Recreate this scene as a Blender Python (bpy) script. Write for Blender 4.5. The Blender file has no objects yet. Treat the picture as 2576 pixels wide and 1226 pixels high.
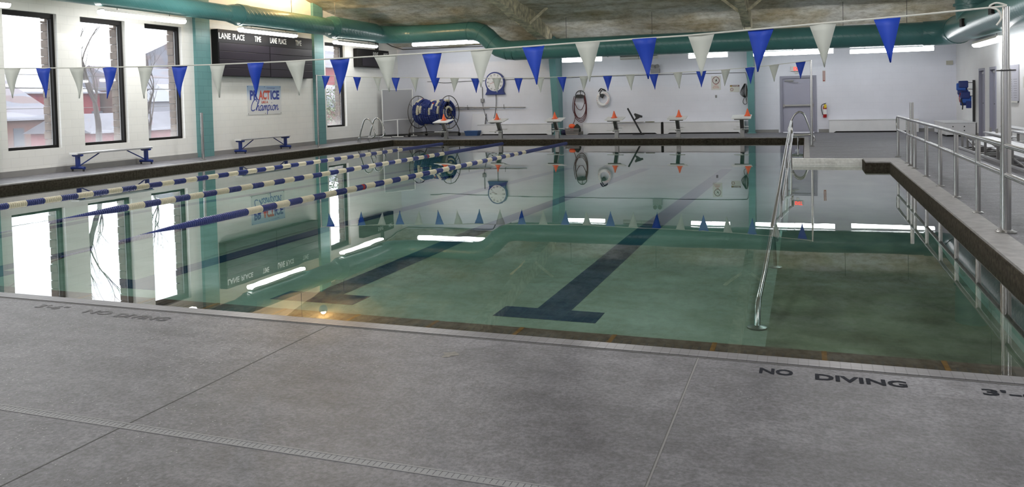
import bpy, bmesh, math, random
from mathutils import Vector, Matrix
from math import pi, sin, cos, radians
random.seed(7)
scene = bpy.context.scene
COL = scene.collection

# ------------------------------------------------------------------ camera
CAM_Z = 1.4414
YAW, PITCH, ROLL, FPX, PCX, PCY = .3549, .0373, -.0243, 2037.805, 1273.285, 326.03
_c, _s = cos(YAW), sin(YAW)
_fw = Vector((-_s*cos(PITCH), _c*cos(PITCH), -sin(PITCH)))
_r = Vector((_c, _s, 0)); _u = _r.cross(_fw)
_a, _b = cos(ROLL), sin(ROLL)
_right = _a*_r+_b*_u; _up = -_b*_r+_a*_u
cam_data = bpy.data.cameras.new('camera')
cam = bpy.data.objects.new('camera', cam_data); COL.objects.link(cam)
M = Matrix((( _right.x, _up.x, -_fw.x, 0), (_right.y, _up.y, -_fw.y, 0), (_right.z, _up.z, -_fw.z, CAM_Z), (0,0,0,1)))
cam.matrix_world = M
cam_data.sensor_width = 36; cam_data.lens = 36*FPX/2576
cam_data.shift_x = (1288-PCX)/2576; cam_data.shift_y = (PCY-613)/2576
cam_data.clip_start = .05; cam_data.clip_end = 500
scene.camera = cam

# ------------------------------------------------------------------ world, exposure, light levels
world = bpy.data.worlds.new('overcast_sky'); scene.world = world; world.use_nodes = True
wb = world.node_tree.nodes['Background']
wb.inputs[0].default_value = (.93, .96, 1.0, 1); wb.inputs[1].default_value = 5.0
TUBE = 16.0
FILL_UP = 140.0          # added point lights that brighten the ceiling, watts
FILL = 22.0           # added lamps below the ridge, watts
WARM = 750.0        # sodium lamp near the left gable, watts
scene.view_settings.view_transform = 'Standard'; scene.view_settings.look = 'None'
scene.view_settings.exposure = .2; scene.view_settings.gamma = 1; scene.view_settings.use_curve_mapping = False
scene.cycles.max_bounces = 10; scene.cycles.diffuse_bounces = 5; scene.cycles.transparent_max_bounces = 16
scene.cycles.caustics_reflective = False; scene.cycles.caustics_refractive = False
scene.cycles.sample_clamp_indirect = 6

# ------------------------------------------------------------------ helpers
ORG = {}
def link(o): COL.objects.link(o); return o
def thing(name, label, cat, loc=(0,0,0), group=None):
    o = link(bpy.data.objects.new(name, None)); o.location = loc; o.empty_display_size = .1
    ORG[o.name] = Vector(loc)
    o['label'] = label; o['category'] = cat
    if group: o['group'] = group
    return o
def struct_empty(name, loc=(0,0,0)):
    o = link(bpy.data.objects.new(name, None)); o.location = loc; ORG[o.name] = Vector(loc); o['kind'] = 'structure'; return o
def tag(o, label, cat, group=None, kind=None):
    o['label'] = label; o['category'] = cat
    if group: o['group'] = group
    if kind: o['kind'] = kind
    return o
def frame_from(d, hint=Vector((0,0,1))):
    d = d.normalized()
    if abs(d.dot(hint)) > .98: hint = Vector((1,0,0))
    a = d.cross(hint).normalized(); return a, a.cross(d).normalized()
class MB:
    def __init__(s): s.v = []; s.f = []
    def add(s, vs, fs):
        n = len(s.v); s.v += [Vector(v) for v in vs]; s.f += [tuple(i+n for i in f) for f in fs]; return s
    def box(s, x0, x1, y0, y1, z0, z1):
        return s.add([(x0,y0,z0),(x1,y0,z0),(x1,y1,z0),(x0,y1,z0),(x0,y0,z1),(x1,y0,z1),(x1,y1,z1),(x0,y1,z1)],
            [(0,3,2,1),(4,5,6,7),(0,1,5,4),(1,2,6,5),(2,3,7,6),(3,0,4,7)])
    def bbox(s, x0, x1, y0, y1, z0, z1, b=.01):     # box with chamfered edges
        bm = bmesh.new(); bmesh.ops.create_cube(bm, size=1)
        for v in bm.verts:
            v.co = Vector((x0+(v.co.x+.5)*(x1-x0), y0+(v.co.y+.5)*(y1-y0), z0+(v.co.z+.5)*(z1-z0)))
        bmesh.ops.bevel(bm, geom=bm.edges[:]+bm.verts[:], offset=b, segments=2, profile=.5, affect='EDGES')
        bm.verts.index_update(); s.add([v.co.copy() for v in bm.verts], [[v.index for v in f.verts] for f in bm.faces]); bm.free(); return s
    def hexa(s, p): return s.add(p, [(0,3,2,1),(4,5,6,7),(0,1,5,4),(1,2,6,5),(2,3,7,6),(3,0,4,7)])
    def obox(s, c, ax, ay, az):                      # oriented box from centre and half vectors
        c, ax, ay, az = map(Vector, (c, ax, ay, az))
        return s.hexa([c-ax-ay-az, c+ax-ay-az, c+ax+ay-az, c-ax+ay-az, c-ax-ay+az, c+ax-ay+az, c+ax+ay+az, c-ax+ay+az])
    def bar(s, p, q, w, h=None, hint=Vector((0,0,1))):
        p, q = Vector(p), Vector(q); a, b = frame_from(q-p, hint)
        return s.obox((p+q)/2, a*w/2, (q-p)/2, b*(h or w)/2)
    def cyl(s, p, q, r, r2=None, n=16, cap=True):
        p, q = Vector(p), Vector(q); r2 = r if r2 is None else r2; a, b = frame_from(q-p)
        vs = []
        for c, rr in ((p, r), (q, r2)):
            vs += [c+rr*(cos(2*pi*i/n)*a+sin(2*pi*i/n)*b) for i in range(n)]
        fs = [(i, (i+1) % n, n+(i+1) % n, n+i) for i in range(n)]
        if cap: fs += [tuple(range(n-1, -1, -1)), tuple(range(n, 2*n))]
        return s.add(vs, fs)
    def tube(s, pts, r, n=10, closed=False, radii=None):
        pts = [Vector(p) for p in pts]; m = len(pts); vs = []; prev = None
        for i, p in enumerate(pts):
            if closed: d = pts[(i+1) % m]-pts[i-1]
            else: d = pts[min(i+1, m-1)]-pts[max(i-1, 0)]
            d = d.normalized()
            if prev is None: a, b = frame_from(d)
            else:
                a = (prev-d*prev.dot(d)); a = a.normalized() if a.length > 1e-6 else frame_from(d)[0]; b = a.cross(d).normalized()
            prev = a; rr = radii[i] if radii else r
            vs += [p+rr*(cos(2*pi*k/n)*a+sin(2*pi*k/n)*b) for k in range(n)]
        fs = []
        for i in range(m if closed else m-1):
            j = (i+1) % m
            fs += [(i*n+k, i*n+(k+1) % n, j*n+(k+1) % n, j*n+k) for k in range(n)]
        if not closed: fs += [tuple(range(n-1, -1, -1)), tuple(range((m-1)*n, m*n))]
        return s.add(vs, fs)
    def lathe(s, prof, o=(0,0,0), axis=(0,0,1), n=20):   # prof: (radius, height)
        o = Vector(o); d = Vector(axis).normalized(); a, b = frame_from(d); vs = []; m = len(prof)
        for rr, h in prof: vs += [o+d*h+max(rr, 1e-4)*(cos(2*pi*k/n)*a+sin(2*pi*k/n)*b) for k in range(n)]
        fs = [(i*n+k, i*n+(k+1) % n, (i+1)*n+(k+1) % n, (i+1)*n+k) for i in range(m-1) for k in range(n)]
        fs += [tuple(range(n-1, -1, -1)), tuple(range((m-1)*n, m*n))]
        return s.add(vs, fs)
    def prism(s, poly, o, u, v, w):                   # 2-D polygon in (u,v) extruded along w
        o, u, v, w = map(Vector, (o, u, v, w)); n = len(poly)
        vs = [o+u*x+v*y for x, y in poly]; vs += [p+w for p in vs]
        return s.add(vs, [tuple(range(n-1, -1, -1)), tuple(range(n, 2*n))]+[(i, (i+1) % n, n+(i+1) % n, n+i) for i in range(n)])
    def sph(s, c, rx, ry=None, rz=None, n=14, m=9, jit=0):
        ry = ry or rx; rz = rz or rx; c = Vector(c); vs = []
        for i in range(1, m):
            for k in range(n):
                t = pi*i/m; p = 2*pi*k/n; j = 1+random.uniform(-jit, jit)
                vs.append(c+Vector((rx*sin(t)*cos(p)*j, ry*sin(t)*sin(p)*j, rz*cos(t)*j)))
        vs += [c+Vector((0,0,rz)), c-Vector((0,0,rz))]; N = len(vs)
        fs = [(i*n+k, (i+1)*n+k, (i+1)*n+(k+1) % n, i*n+(k+1) % n) for i in range(m-2) for k in range(n)]
        fs += [(N-2, k, (k+1) % n) for k in range(n)]+[(N-1, (m-2)*n+(k+1) % n, (m-2)*n+k) for k in range(n)]
        return s.add(vs, fs)
    def build(s, name, mat, parent=None, smooth=False, world=True):
        off = ORG.get(parent.name, Vector()) if parent is not None else Vector()
        me = bpy.data.meshes.new(name); me.from_pydata([tuple(v-off) for v in s.v], [], s.f); me.update()
        bm = bmesh.new(); bm.from_mesh(me); bmesh.ops.recalc_face_normals(bm, faces=bm.faces); bm.to_mesh(me); bm.free()
        o = link(bpy.data.objects.new(name, me)); me.materials.append(mat)
        if smooth:
            me.polygons.foreach_set('use_smooth', [True]*len(me.polygons))
            try:
                me.set_sharp_from_angle(angle=radians(40))
            except Exception: pass
        if parent is not None: o.parent = parent
        ORG[o.name] = off
        return o
def struct(name, mb, mat, smooth=False, parent=None):
    o = mb.build(name, mat, parent, smooth)
    if parent is None: o['kind'] = 'structure'
    return o
def copy_tree(o, parent=None):
    c = o.copy(); link(c); c.parent = parent; ORG[c.name] = ORG.get(o.name, Vector())
    for ch in list(o.children): copy_tree(ch, c)
    return c
def arc(c, r, a0, a1, u, v, n=8):
    c, u, v = Vector(c), Vector(u), Vector(v)
    return [c+r*(cos(a0+(a1-a0)*i/n)*u+sin(a0+(a1-a0)*i/n)*v) for i in range(n+1)]
def smoothpath(pts, k=4):      # Catmull-Rom
    pts = [Vector(p) for p in pts]; out = []
    for i in range(len(pts)-1):
        p0, p1, p2, p3 = pts[max(i-1, 0)], pts[i], pts[i+1], pts[min(i+2, len(pts)-1)]
        for j in range(k):
            t = j/k; out.append(.5*((2*p1)+(-p0+p2)*t+(2*p0-5*p1+4*p2-p3)*t*t+(-p0+3*p1-3*p2+p3)*t**3))
    return out+[pts[-1]]
def text(name, s, o, u, v, w, h, mat, parent, shear=0, bold=0.0, depth=.002, space=1.0):
    cu = bpy.data.curves.new('t', 'FONT'); cu.body = s; cu.shear = shear; cu.offset = bold; cu.resolution_u = 3; cu.space_character = space
    ob = bpy.data.objects.new('t', cu); me = bpy.data.meshes.new_from_object(ob)
    bpy.data.objects.remove(ob); bpy.data.curves.remove(cu)
    xs = [q.co.x for q in me.vertices]; ys = [q.co.y for q in me.vertices]
    x0, x1, y0, y1 = min(xs), max(xs), min(ys), max(ys)
    o, u, v = Vector(o), Vector(u), Vector(v); nrm = u.cross(v)
    off = ORG.get(parent.name, Vector()) if parent is not None else Vector()
    for q in me.vertices:
        q.co = o+u*((q.co.x-x0)/(x1-x0)*w)+v*((q.co.y-y0)/(y1-y0)*h)+nrm*depth-off
    me.materials.clear(); me.materials.append(mat); me.name = name
    t = link(bpy.data.objects.new(name, me)); t.parent = parent; ORG[t.name] = off
    return t

# ------------------------------------------------------------------ materials
def srgb(r, g, b):
    f = lambda c: (c/255/12.92) if c/255 <= .04045 else ((c/255+.055)/1.055)**2.4
    return (f(r), f(g), f(b), 1)
class N:
    def __init__(s, m): s.t = m.node_tree; s.n = s.t.nodes; s.l = s.t.links
    def new(s, kind, **kw):
        d = s.n.new(kind)
        for k, v in kw.items(): setattr(d, k, v)
        return d
def base(name, color, rough=.5, metal=0, spec=.5):
    m = bpy.data.materials.new(name); m.use_nodes = True; g = N(m); p = g.n['Principled BSDF']
    p.inputs['Base Color'].default_value = color; p.inputs['Roughness'].default_value = rough
    p.inputs['Metallic'].default_value = metal; p.inputs['Specular IOR Level'].default_value = spec
    return m, g, p
def coords(g, sw=None, scale=1):
    tc = g.new('ShaderNodeNewGeometry'); out = tc.outputs['Position']
    if sw:
        sp = g.new('ShaderNodeSeparateXYZ'); cb = g.new('ShaderNodeCombineXYZ'); g.l.new(out, sp.inputs[0])
        for i, a in enumerate(sw): g.l.new(sp.outputs['XYZ'.index(a)], cb.inputs[i])
        out = cb.outputs[0]
    if scale != 1:
        mp = g.new('ShaderNodeMapping'); mp.inputs['Scale'].default_value = (scale,)*3 if not isinstance(scale, tuple) else scale
        g.l.new(out, mp.inputs[0]); out = mp.outputs[0]
    return out
def noise(g, vec, scale, detail=4, rough=.55):
    n = g.new('ShaderNodeTexNoise'); n.inputs['Scale'].default_value = scale; n.inputs['Detail'].default_value = detail
    n.inputs['Roughness'].default_value = rough; g.l.new(vec, n.inputs['Vector']); return n.outputs['Fac']
def ramp(g, fac, stops):
    r = g.new('ShaderNodeValToRGB'); e = r.color_ramp.elements
    e[0].position, e[0].color = stops[0]; e[1].position, e[1].color = stops[-1]
    for p, c in stops[1:-1]: x = e.new(p); x.color = c
    g.l.new(fac, r.inputs[0]); return r.outputs[0]
def mix(g, a, b, fac, mode='MIX'):
    m = g.new('ShaderNodeMix', data_type='RGBA', blend_type=mode)
    for s, v in ((0, fac), (6, a), (7, b)):
        if hasattr(v, 'links') or hasattr(v, 'is_linked'): g.l.new(v, m.inputs[s])
        else: m.inputs[s].default_value = v
    return m.outputs[2]
def bump(g, p, h, strength=.3, dist=.01):
    b = g.new('ShaderNodeBump'); b.inputs['Strength'].default_value = strength; b.inputs['Distance'].default_value = dist
    g.l.new(h, b.inputs['Height']); g.l.new(b.outputs[0], p.inputs['Normal'])
def simple(name, color, rough=.5, metal=0, var=.0, sc=6, bmp=0, spec=.5):
    m, g, p = base(name, color, rough, metal, spec)
    if var or bmp:
        v = coords(g); n = noise(g, v, sc)
        if var:
            dk = tuple(c*(1-var) for c in color[:3])+(1,); lt = tuple(min(1, c*(1+var)) for c in color[:3])+(1,)
            g.l.new(ramp(g, n, [(.3, dk), (.7, lt)]), p.inputs['Base Color'])
        if bmp: bump(g, p, n, bmp, .01)
    return m
def brick(name, c1, c2, mortar, sw, w, h, ms=.01, rough=.6, bmp=.25, off=.5, var=.06, nsc=1.2, spec=.5):
    m, g, p = base(name, c1, rough, 0, spec)
    v = coords(g, sw); b = g.new('ShaderNodeTexBrick'); b.offset = off
    b.inputs['Color1'].default_value = c1; b.inputs['Color2'].default_value = c2; b.inputs['Mortar'].default_value = mortar
    b.inputs['Scale'].default_value = 1; b.inputs['Mortar Size'].default_value = ms; b.inputs['Brick Width'].default_value = w; b.inputs['Row Height'].default_value = h
    b.inputs['Mortar Smooth'].default_value = .3
    g.l.new(v, b.inputs['Vector']); n = noise(g, v, nsc, 5)
    sh = ramp(g, n, [(.3, (1-var,)*3+(1,)), (.7, (1,)*3+(1,))])
    g.l.new(mix(g, b.outputs['Color'], sh, 1.0, 'MULTIPLY'), p.inputs['Base Color'])
    iv = g.new('ShaderNodeMath', operation='SUBTRACT'); iv.inputs[0].default_value = 1; g.l.new(b.outputs['Fac'], iv.inputs[1])
    bump(g, p, iv.outputs[0], bmp, .006); return m
def emit(name, color, strength):
    m = bpy.data.materials.new(name); m.use_nodes = True; g = N(m); g.n.clear()
    e = g.new('ShaderNodeEmission'); e.inputs[0].default_value = color; e.inputs[1].default_value = strength
    o = g.new('ShaderNodeOutputMaterial'); g.l.new(e.outputs[0], o.inputs[0]); return m

def two_sided_fresnel(g, ior):       # same reflectance from either side of the surface
    f = g.new('ShaderNodeFresnel'); ge = g.new('ShaderNodeNewGeometry'); m = g.new('ShaderNodeMapRange')
    m.inputs[3].default_value = ior; m.inputs[4].default_value = 1/ior
    g.l.new(ge.outputs['Backfacing'], m.inputs[0]); g.l.new(m.outputs[0], f.inputs[0]); return f
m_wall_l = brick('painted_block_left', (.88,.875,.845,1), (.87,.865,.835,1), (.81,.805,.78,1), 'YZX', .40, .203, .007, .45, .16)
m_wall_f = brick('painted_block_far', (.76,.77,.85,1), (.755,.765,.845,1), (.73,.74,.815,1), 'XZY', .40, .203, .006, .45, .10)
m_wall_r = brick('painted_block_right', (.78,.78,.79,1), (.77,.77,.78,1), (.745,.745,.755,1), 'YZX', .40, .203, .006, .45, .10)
m_teal_blk = brick('teal_block', (.13,.295,.30,1), (.14,.31,.315,1), (.10,.24,.245,1), 'YZX', .40, .203, .008, .4, .25)
m_teal = simple('teal_paint', (.12,.265,.27,1), .38, 0, .08, 2)
m_base = simple('grey_baseboard', (.27,.265,.26,1), .5, 0, .06, 3)
# spiral duct
m_duct, g, p = base('teal_duct', (.06,.24,.22,1), .28)
v = coords(g); n1 = noise(g, v, .8, 3); g.l.new(ramp(g, n1, [(.3,(.062,.19,.187,1)),(.7,(.088,.245,.243,1))]), p.inputs['Base Color'])
wv = g.new('ShaderNodeTexWave'); wv.wave_type = 'BANDS'; wv.bands_direction = 'DIAGONAL'; wv.inputs['Scale'].default_value = 3.2
g.l.new(v, wv.inputs['Vector']); bump(g, p, ramp(g, wv.outputs['Fac'], [(.9,(0,0,0,1)),(1,(1,1,1,1))]), .35, .006)
# sprayed ceiling
m_ceil, g, p = base('sprayed_insulation', (.3,.28,.24,1), .95)
v = coords(g); a = noise(g, v, .45, 6, .6); b = noise(g, v, 3.2, 8, .75); c = noise(g, coords(g, None, (.25,1.4,1)), 1.1, 5, .6)
c1 = ramp(g, a, [(.34,(.52,.43,.27,1)),(.44,(.70,.65,.51,1)),(.54,(.84,.81,.72,1)),(.75,(.93,.91,.85,1))])
c2 = ramp(g, c, [(.35,(.66,.60,.47,1)),(.52,(1,1,1,1))])
c3 = ramp(g, b, [(.36,(.62,.6,.54,1)),(.56,(1,1,1,1))])
g.l.new(mix(g, mix(g, c1, c2, .8, 'MULTIPLY'), c3, 1.0, 'MULTIPLY'), p.inputs['Base Color']); bump(g, p, b, .9, .08)
m_beam = simple('sprayed_beam', (.60,.55,.40,1), .95, 0, .45, 5, .8)
# deck concrete
m_deck, g, p = base('deck_concrete', (.28,.27,.27,1), .55, 0, .36)
v = coords(g); a = noise(g, v, 1.3, 5, .5); b = noise(g, v, 45, 4, .7); c = noise(g, coords(g, None, (.6,2.2,1)), 1.6, 5, .55); d = noise(g, v, 9, 6, .7)
col = ramp(g, a, [(.34,(.142,.141,.158,1)),(.5,(.172,.170,.190,1)),(.64,(.212,.210,.234,1))])
col = mix(g, col, ramp(g, c, [(.38,(.86,.86,.86,1)),(.60,(1.07,1.07,1.07,1))]), 1.0, 'MULTIPLY')
col = mix(g, col, ramp(g, b, [(.38,(.72,.72,.72,1)),(.62,(1.22,1.22,1.22,1))]), 1.0, 'MULTIPLY')
col = mix(g, col, ramp(g, d, [(.40,(.84,.835,.83,1)),(.60,(1.12,1.12,1.12,1))]), 1.0, 'MULTIPLY')
vo = g.new('ShaderNodeTexVoronoi'); vo.inputs['Scale'].default_value = 34; g.l.new(v, vo.inputs['Vector'])
fl = ramp(g, vo.outputs['Distance'], [(.09,(1,1,1,1)),(.14,(0,0,0,1))])
sx = g.new('ShaderNodeSeparateXYZ'); g.l.new(v, sx.inputs[0]); mm = g.new('ShaderNodeMapRange'); mm.inputs[1].default_value = -1.0; mm.inputs[2].default_value = -4.0; mm.inputs[3].default_value = -.10; mm.inputs[4].default_value = .16
g.l.new(sx.outputs['X'], mm.inputs[0]); ad_ = g.new('ShaderNodeMath', operation='ADD'); g.l.new(noise(g, v, 1.7, 3), ad_.inputs[0]); g.l.new(mm.outputs[0], ad_.inputs[1])
ns = ramp(g, ad_.outputs[0], [(.50,(0,0,0,1)),(.60,(1,1,1,1))])
col = mix(g, col, (.48,.47,.48,1), mix(g, fl, ns, 1.0, 'MULTIPLY'))  # pale speckle, denser leftwards where window glare is put into the colour
g.l.new(col, p.inputs['Base Color']); g.l.new(ramp(g, a, [(.3,(.44,.44,.44,1)),(.7,(.56,.56,.56,1))]), p.inputs['Roughness'])
hb = g.new('ShaderNodeMath', operation='MULTIPLY_ADD'); g.l.new(d, hb.inputs[0]); hb.inputs[1].default_value = .8; g.l.new(b, hb.inputs[2])
bump(g, p, hb.outputs[0], .55, .006)
m_joint = simple('joint_sealant', (.10,.098,.10,1), .7)
m_joint_lt = simple('pale_joint', (.25,.245,.25,1), .7)
m_tile = brick('coping_tile', (.225,.22,.24,1), (.20,.195,.212,1), (.15,.145,.155,1), 'XYZ', .052, .052, .003, .4, .3, 0, .25, 3)
m_face = simple('gutter_stone', (.050,.043,.033,1), .9, 0, .45, 22, .4, spec=.08)
m_facelip = simple('coping_edge', (.30,.29,.29,1), .5, 0, .2, 8)
m_slot = simple('gutter_slot', (.006,.006,.005,1), .9)
m_amber = simple('amber_divider', (.12,.07,.025,1), .8, 0, .3, 20, spec=0)
m_pfloor, g, p = base('pool_floor', (.6,.62,.5,1), .9, 0, 0)
v = coords(g); a = noise(g, v, .7, 5, .6); b = noise(g, v, 7, 5, .7)
g.l.new(mix(g, ramp(g, a, [(.32,(.165,.19,.15,1)),(.68,(.27,.305,.265,1))]), ramp(g, b, [(.3,(.85,.85,.83,1)),(.7,(1,1,1,1))]), 1.0, 'MULTIPLY'), p.inputs['Base Color'])
m_rfloor = simple('ramp_floor', (.115,.122,.088,1), .85, 0, .35, 2.2, spec=0)
m_pwall = simple('pool_wall', (.26,.30,.26,1), .9, 0, .15, 3, spec=0)
m_lane = brick('lane_tile', (.012,.035,.07,1), (.014,.04,.08,1), (.035,.075,.095,1), 'XYZ', .103, .103, .004, .9, .1, 0, .2, 3, spec=0)
# water: Fresnel mix of mirror and clear surface over absorbing volume
m_water = bpy.data.materials.new('pool_water'); m_water.use_nodes = True; g = N(m_water); g.n.clear()
fr = two_sided_fresnel(g, 1.33)
gl = g.new('ShaderNodeBsdfGlossy'); gl.inputs['Roughness'].default_value = .0; gl.inputs['Color'].default_value = (1,1,1,1)
tr = g.new('ShaderNodeBsdfTransparent'); mx = g.new('ShaderNodeMixShader'); out = g.new('ShaderNodeOutputMaterial')
nz = noise(g, coords(g), 1.3, 2, .4); bp = g.new('ShaderNodeBump'); bp.inputs['Strength'].default_value = .05; bp.inputs['Distance'].default_value = .01
g.l.new(nz, bp.inputs['Height']); g.l.new(bp.outputs[0], gl.inputs['Normal']); g.l.new(bp.outputs[0], fr.inputs['Normal'])
g.l.new(fr.outputs[0], mx.inputs[0]); g.l.new(tr.outputs[0], mx.inputs[1]); g.l.new(gl.outputs[0], mx.inputs[2]); g.l.new(mx.outputs[0], out.inputs['Surface'])
va = g.new('ShaderNodeVolumeAbsorption'); va.inputs['Color'].default_value = (.24,.78,.72,1); va.inputs['Density'].default_value = .26
g.l.new(va.outputs[0], out.inputs['Volume'])
# glass pane
m_glass = bpy.data.materials.new('window_glass'); m_glass.use_nodes = True; g = N(m_glass); g.n.clear()
fr = two_sided_fresnel(g, 1.45); gl = g.new('ShaderNodeBsdfGlossy'); gl.inputs['Roughness'].default_value = .02
tr = g.new('ShaderNodeBsdfTransparent'); tr.inputs[0].default_value = (.93,.94,.95,1); mx = g.new('ShaderNodeMixShader'); out = g.new('ShaderNodeOutputMaterial')
df = g.new('ShaderNodeBsdfTranslucent'); df.inputs[0].default_value = (.9,.9,.92,1); mx2 = g.new('ShaderNodeMixShader')
z = g.new('ShaderNodeSeparateXYZ'); pos = g.new('ShaderNodeNewGeometry'); g.l.new(pos.outputs['Position'], z.inputs[0])
hz = ramp(g, z.outputs['Z'], [(.55,(.13,.13,.13,1)),(1.0,(.032,.032,.032,1))])      # glare haze mixed into the glass, denser at the sill
g.l.new(hz, mx2.inputs[0]); g.l.new(tr.outputs[0], mx2.inputs[1]); g.l.new(df.outputs[0], mx2.inputs[2])
g.l.new(fr.outputs[0], mx.inputs[0]); g.l.new(mx2.outputs[0], mx.inputs[1]); g.l.new(gl.outputs[0], mx.inputs[2]); g.l.new(mx.outputs[0], out.inputs['Surface'])
m_black = simple('black_frame', (.010,.009,.009,1), .5, spec=.2)
m_dark = simple('dark_plastic', (.02,.02,.022,1), .5)
m_greyfr = simple('grey_glazing_bead', (.35,.36,.38,1), .4)
m_rock = simple('rough_brown_block', (.15,.115,.09,1), .95, 0, .35, 9, 1.0)
m_white = simple('white_paint', (.74,.74,.76,1), .4, 0, .04, 3)
m_whitep = simple('white_plastic', (.80,.80,.80,1), .4)
m_offw = simple('off_white_plastic', (.62,.61,.58,1), .5)
m_blue = simple('blue_plastic', (.012,.028,.17,1), .35)
m_bluep = simple('blue_paint', (.012,.032,.19,1), .35)
m_ltblue = simple('light_blue_foam', (.03,.12,.50,1), .6)
m_cream = simple('cream_float', (.66,.61,.47,1), .4)
m_redf = simple('red_float', (.35,.02,.02,1), .4)
m_steel = simple('stainless_steel', (.46,.455,.45,1), .2, 1)
m_steeld = simple('brushed_steel', (.30,.295,.29,1), .34, 1)
m_alu = simple('aluminium_plank', (.62,.62,.64,1), .38, .85, .05, 4)
m_iron = simple('dark_steel_tube', (.09,.085,.08,1), .4, .6)
m_orange = simple('orange_plastic', (.95,.15,.045,1), .45)
m_door = simple('lavender_grey_door', (.36,.36,.45,1), .4, 0, .03, 2)
m_doorfr = simple('lavender_grey_frame', (.27,.27,.34,1), .4)
m_red = simple('red_enamel', (.38,.01,.012,1), .3)
m_yel = simple('yellow_tag', (.75,.55,.02,1), .5)
m_grey = simple('grey_enamel', (.26,.26,.27,1), .5)
m_basket = simple('taupe_basket', (.24,.22,.21,1), .6)
m_maroon = simple('maroon_hose', (.10,.015,.02,1), .5)
m_txtw = simple('white_lettering', (.85,.85,.82,1), .5)
m_txtd = simple('dark_deck_lettering', (.018,.020,.028,1), .8, 0, .3, 30, spec=.1)
m_txtd2 = simple('worn_deck_lettering', (.07,.07,.08,1), .6, 0, .5, 40)
m_txtb = simple('blue_lettering', (.035,.06,.30,1), .5)
m_txtr = simple('red_lettering', (.55,.10,.07,1), .5)
m_txtg = simple('grey_lettering', (.25,.25,.28,1), .5)
m_panel = simple('scoreboard_panel', (.018,.014,.022,1), .4, spec=.25)
m_exit = emit('lit_exit_letters', (1,.06,.05,1), 2.2)
m_tube = emit('fluorescent_lens', (.97,.985,1.0,1), TUBE)
m_tube_l = emit('fluorescent_lens_bright', (1.0,.985,.95,1), TUBE*1.15)  # emission raised to brighten the left wall
m_tube_r = emit('fluorescent_lens_dim', (.97,.985,1.0,1), TUBE*.75)  # emission lowered to keep the far wall's right end darker
m_off = simple('unlit_lens', (.6,.6,.58,1), .3)
m_sign = simple('white_sign_board', (.72,.72,.74,1), .3)
m_poster, g, p = base('poster_blue_to_white', (.7,.72,.75,1), .25)
z = g.new('ShaderNodeSeparateXYZ'); g.l.new(coords(g), z.inputs[0]); mr = g.new('ShaderNodeMapRange'); mr.inputs[1].default_value = 1.15; mr.inputs[2].default_value = 2.07
g.l.new(z.outputs['Z'], mr.inputs[0]); g.l.new(ramp(g, mr.outputs[0], [(.45,(.70,.70,.70,1)),(1,(.38,.55,.80,1))]), p.inputs['Base Color'])
def cloth(name, c, t):
    m, g, p = base(name, c, .55); o = g.n['Material Output']
    tl = g.new('ShaderNodeBsdfTranslucent'); tl.inputs[0].default_value = c; mxx = g.new('ShaderNodeMixShader'); mxx.inputs[0].default_value = t
    g.l.new(p.outputs[0], mxx.inputs[1]); g.l.new(tl.outputs[0], mxx.inputs[2]); g.l.new(mxx.outputs[0], o.inputs[0]); return m
m_flagb = cloth('blue_pennant_vinyl', (.018,.075,.56,1), .3)
m_flagw = cloth('white_pennant_vinyl', (.76,.78,.75,1), .5)
m_cord = simple('white_cord', (.6,.6,.56,1), .6)

# ------------------------------------------------------------------ the room
XW, XR, YF, YB = -16.29, 4.75, 30.85, -2.6       # walls
PXL, PXR, PYN, PYF = -14.80, 1.58, 4.59, 27.45   # pool edges
XM, YR = -.05, 18.85                              # main-pool right edge, end of the ramp bay
WZ = -.13
YRG = (YF+YB)/2
def ceil_z(y):
    d = (YF-y) if y > YRG else (y-YB)
    return 3.72+.255*d if d < 2.5 else 4.3575+.16*(d-2.5)

floor = MB()
floor.box(XW-.4, XR+.4, YB-.3, PYN, -1.6, 0).box(XW-.4, PXL, PYN, PYF, -1.6, 0).box(XW-.4, XR+.4, PYF, YF+.3, -1.6, 0)
floor.box(XM, XR+.4, YR, PYF, -1.6, 0).box(PXR, XR+.4, PYN, YR, -1.6, 0).box(1.13, PXR, 17.85, YR, -1.6, 0)
struct('floor', floor, m_deck)
# tile strip along the water and the dark stone face below it
t = MB(); t.box(PXL, PXR, PYN-.105, PYN+.004, -.11, .004); struct('trim_1', t, m_tile)
t = MB(); t.box(PXL-.15, PXL+.004, PYN, PYF-.005, -.02, .004).box(PXL-.15, XM+.1, PYF-.004, PYF+.12, -.02, .004)
t.box(XM-.004, XM+.12, YR, PYF-.005, -.02, .004).box(PXR-.004, PXR+.26, PYN, YR, -.02, .004).box(1.126, PXR-.005, 17.846, YR, -.02, .004)
struct('trim_2', t, m_facelip)
t = MB(); t.box(PXL-.02, PXL+.02, PYN, PYF, -.5, -.02).box(PXL, XM, PYF-.02, PYF+.02, -.5, -.02)
t.box(XM-.02, XM+.02, YR, PYF, -.5, -.02).box(PXR-.02, PXR+.02, PYN, 17.85, -.5, -.02).box(1.11, PXR, 17.83, 17.87, -.5, -.02).box(1.11, 1.15, 17.85, YR, -.5, -.02)
struct('trim_3', t, m_face)
t = MB(); t.box(-.33, 1.13, YR-.10, YR+.05, -.5, -.005)
for i in range(30): t.box(-.33+i*.0485, -.33+i*.0485+.03, YR-.105, YR-.09, -.1, -.01)
struct('trim_4', t, simple('pale_gutter_tile', (.75,.75,.73,1), .35, 0, .12, 20))
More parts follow.
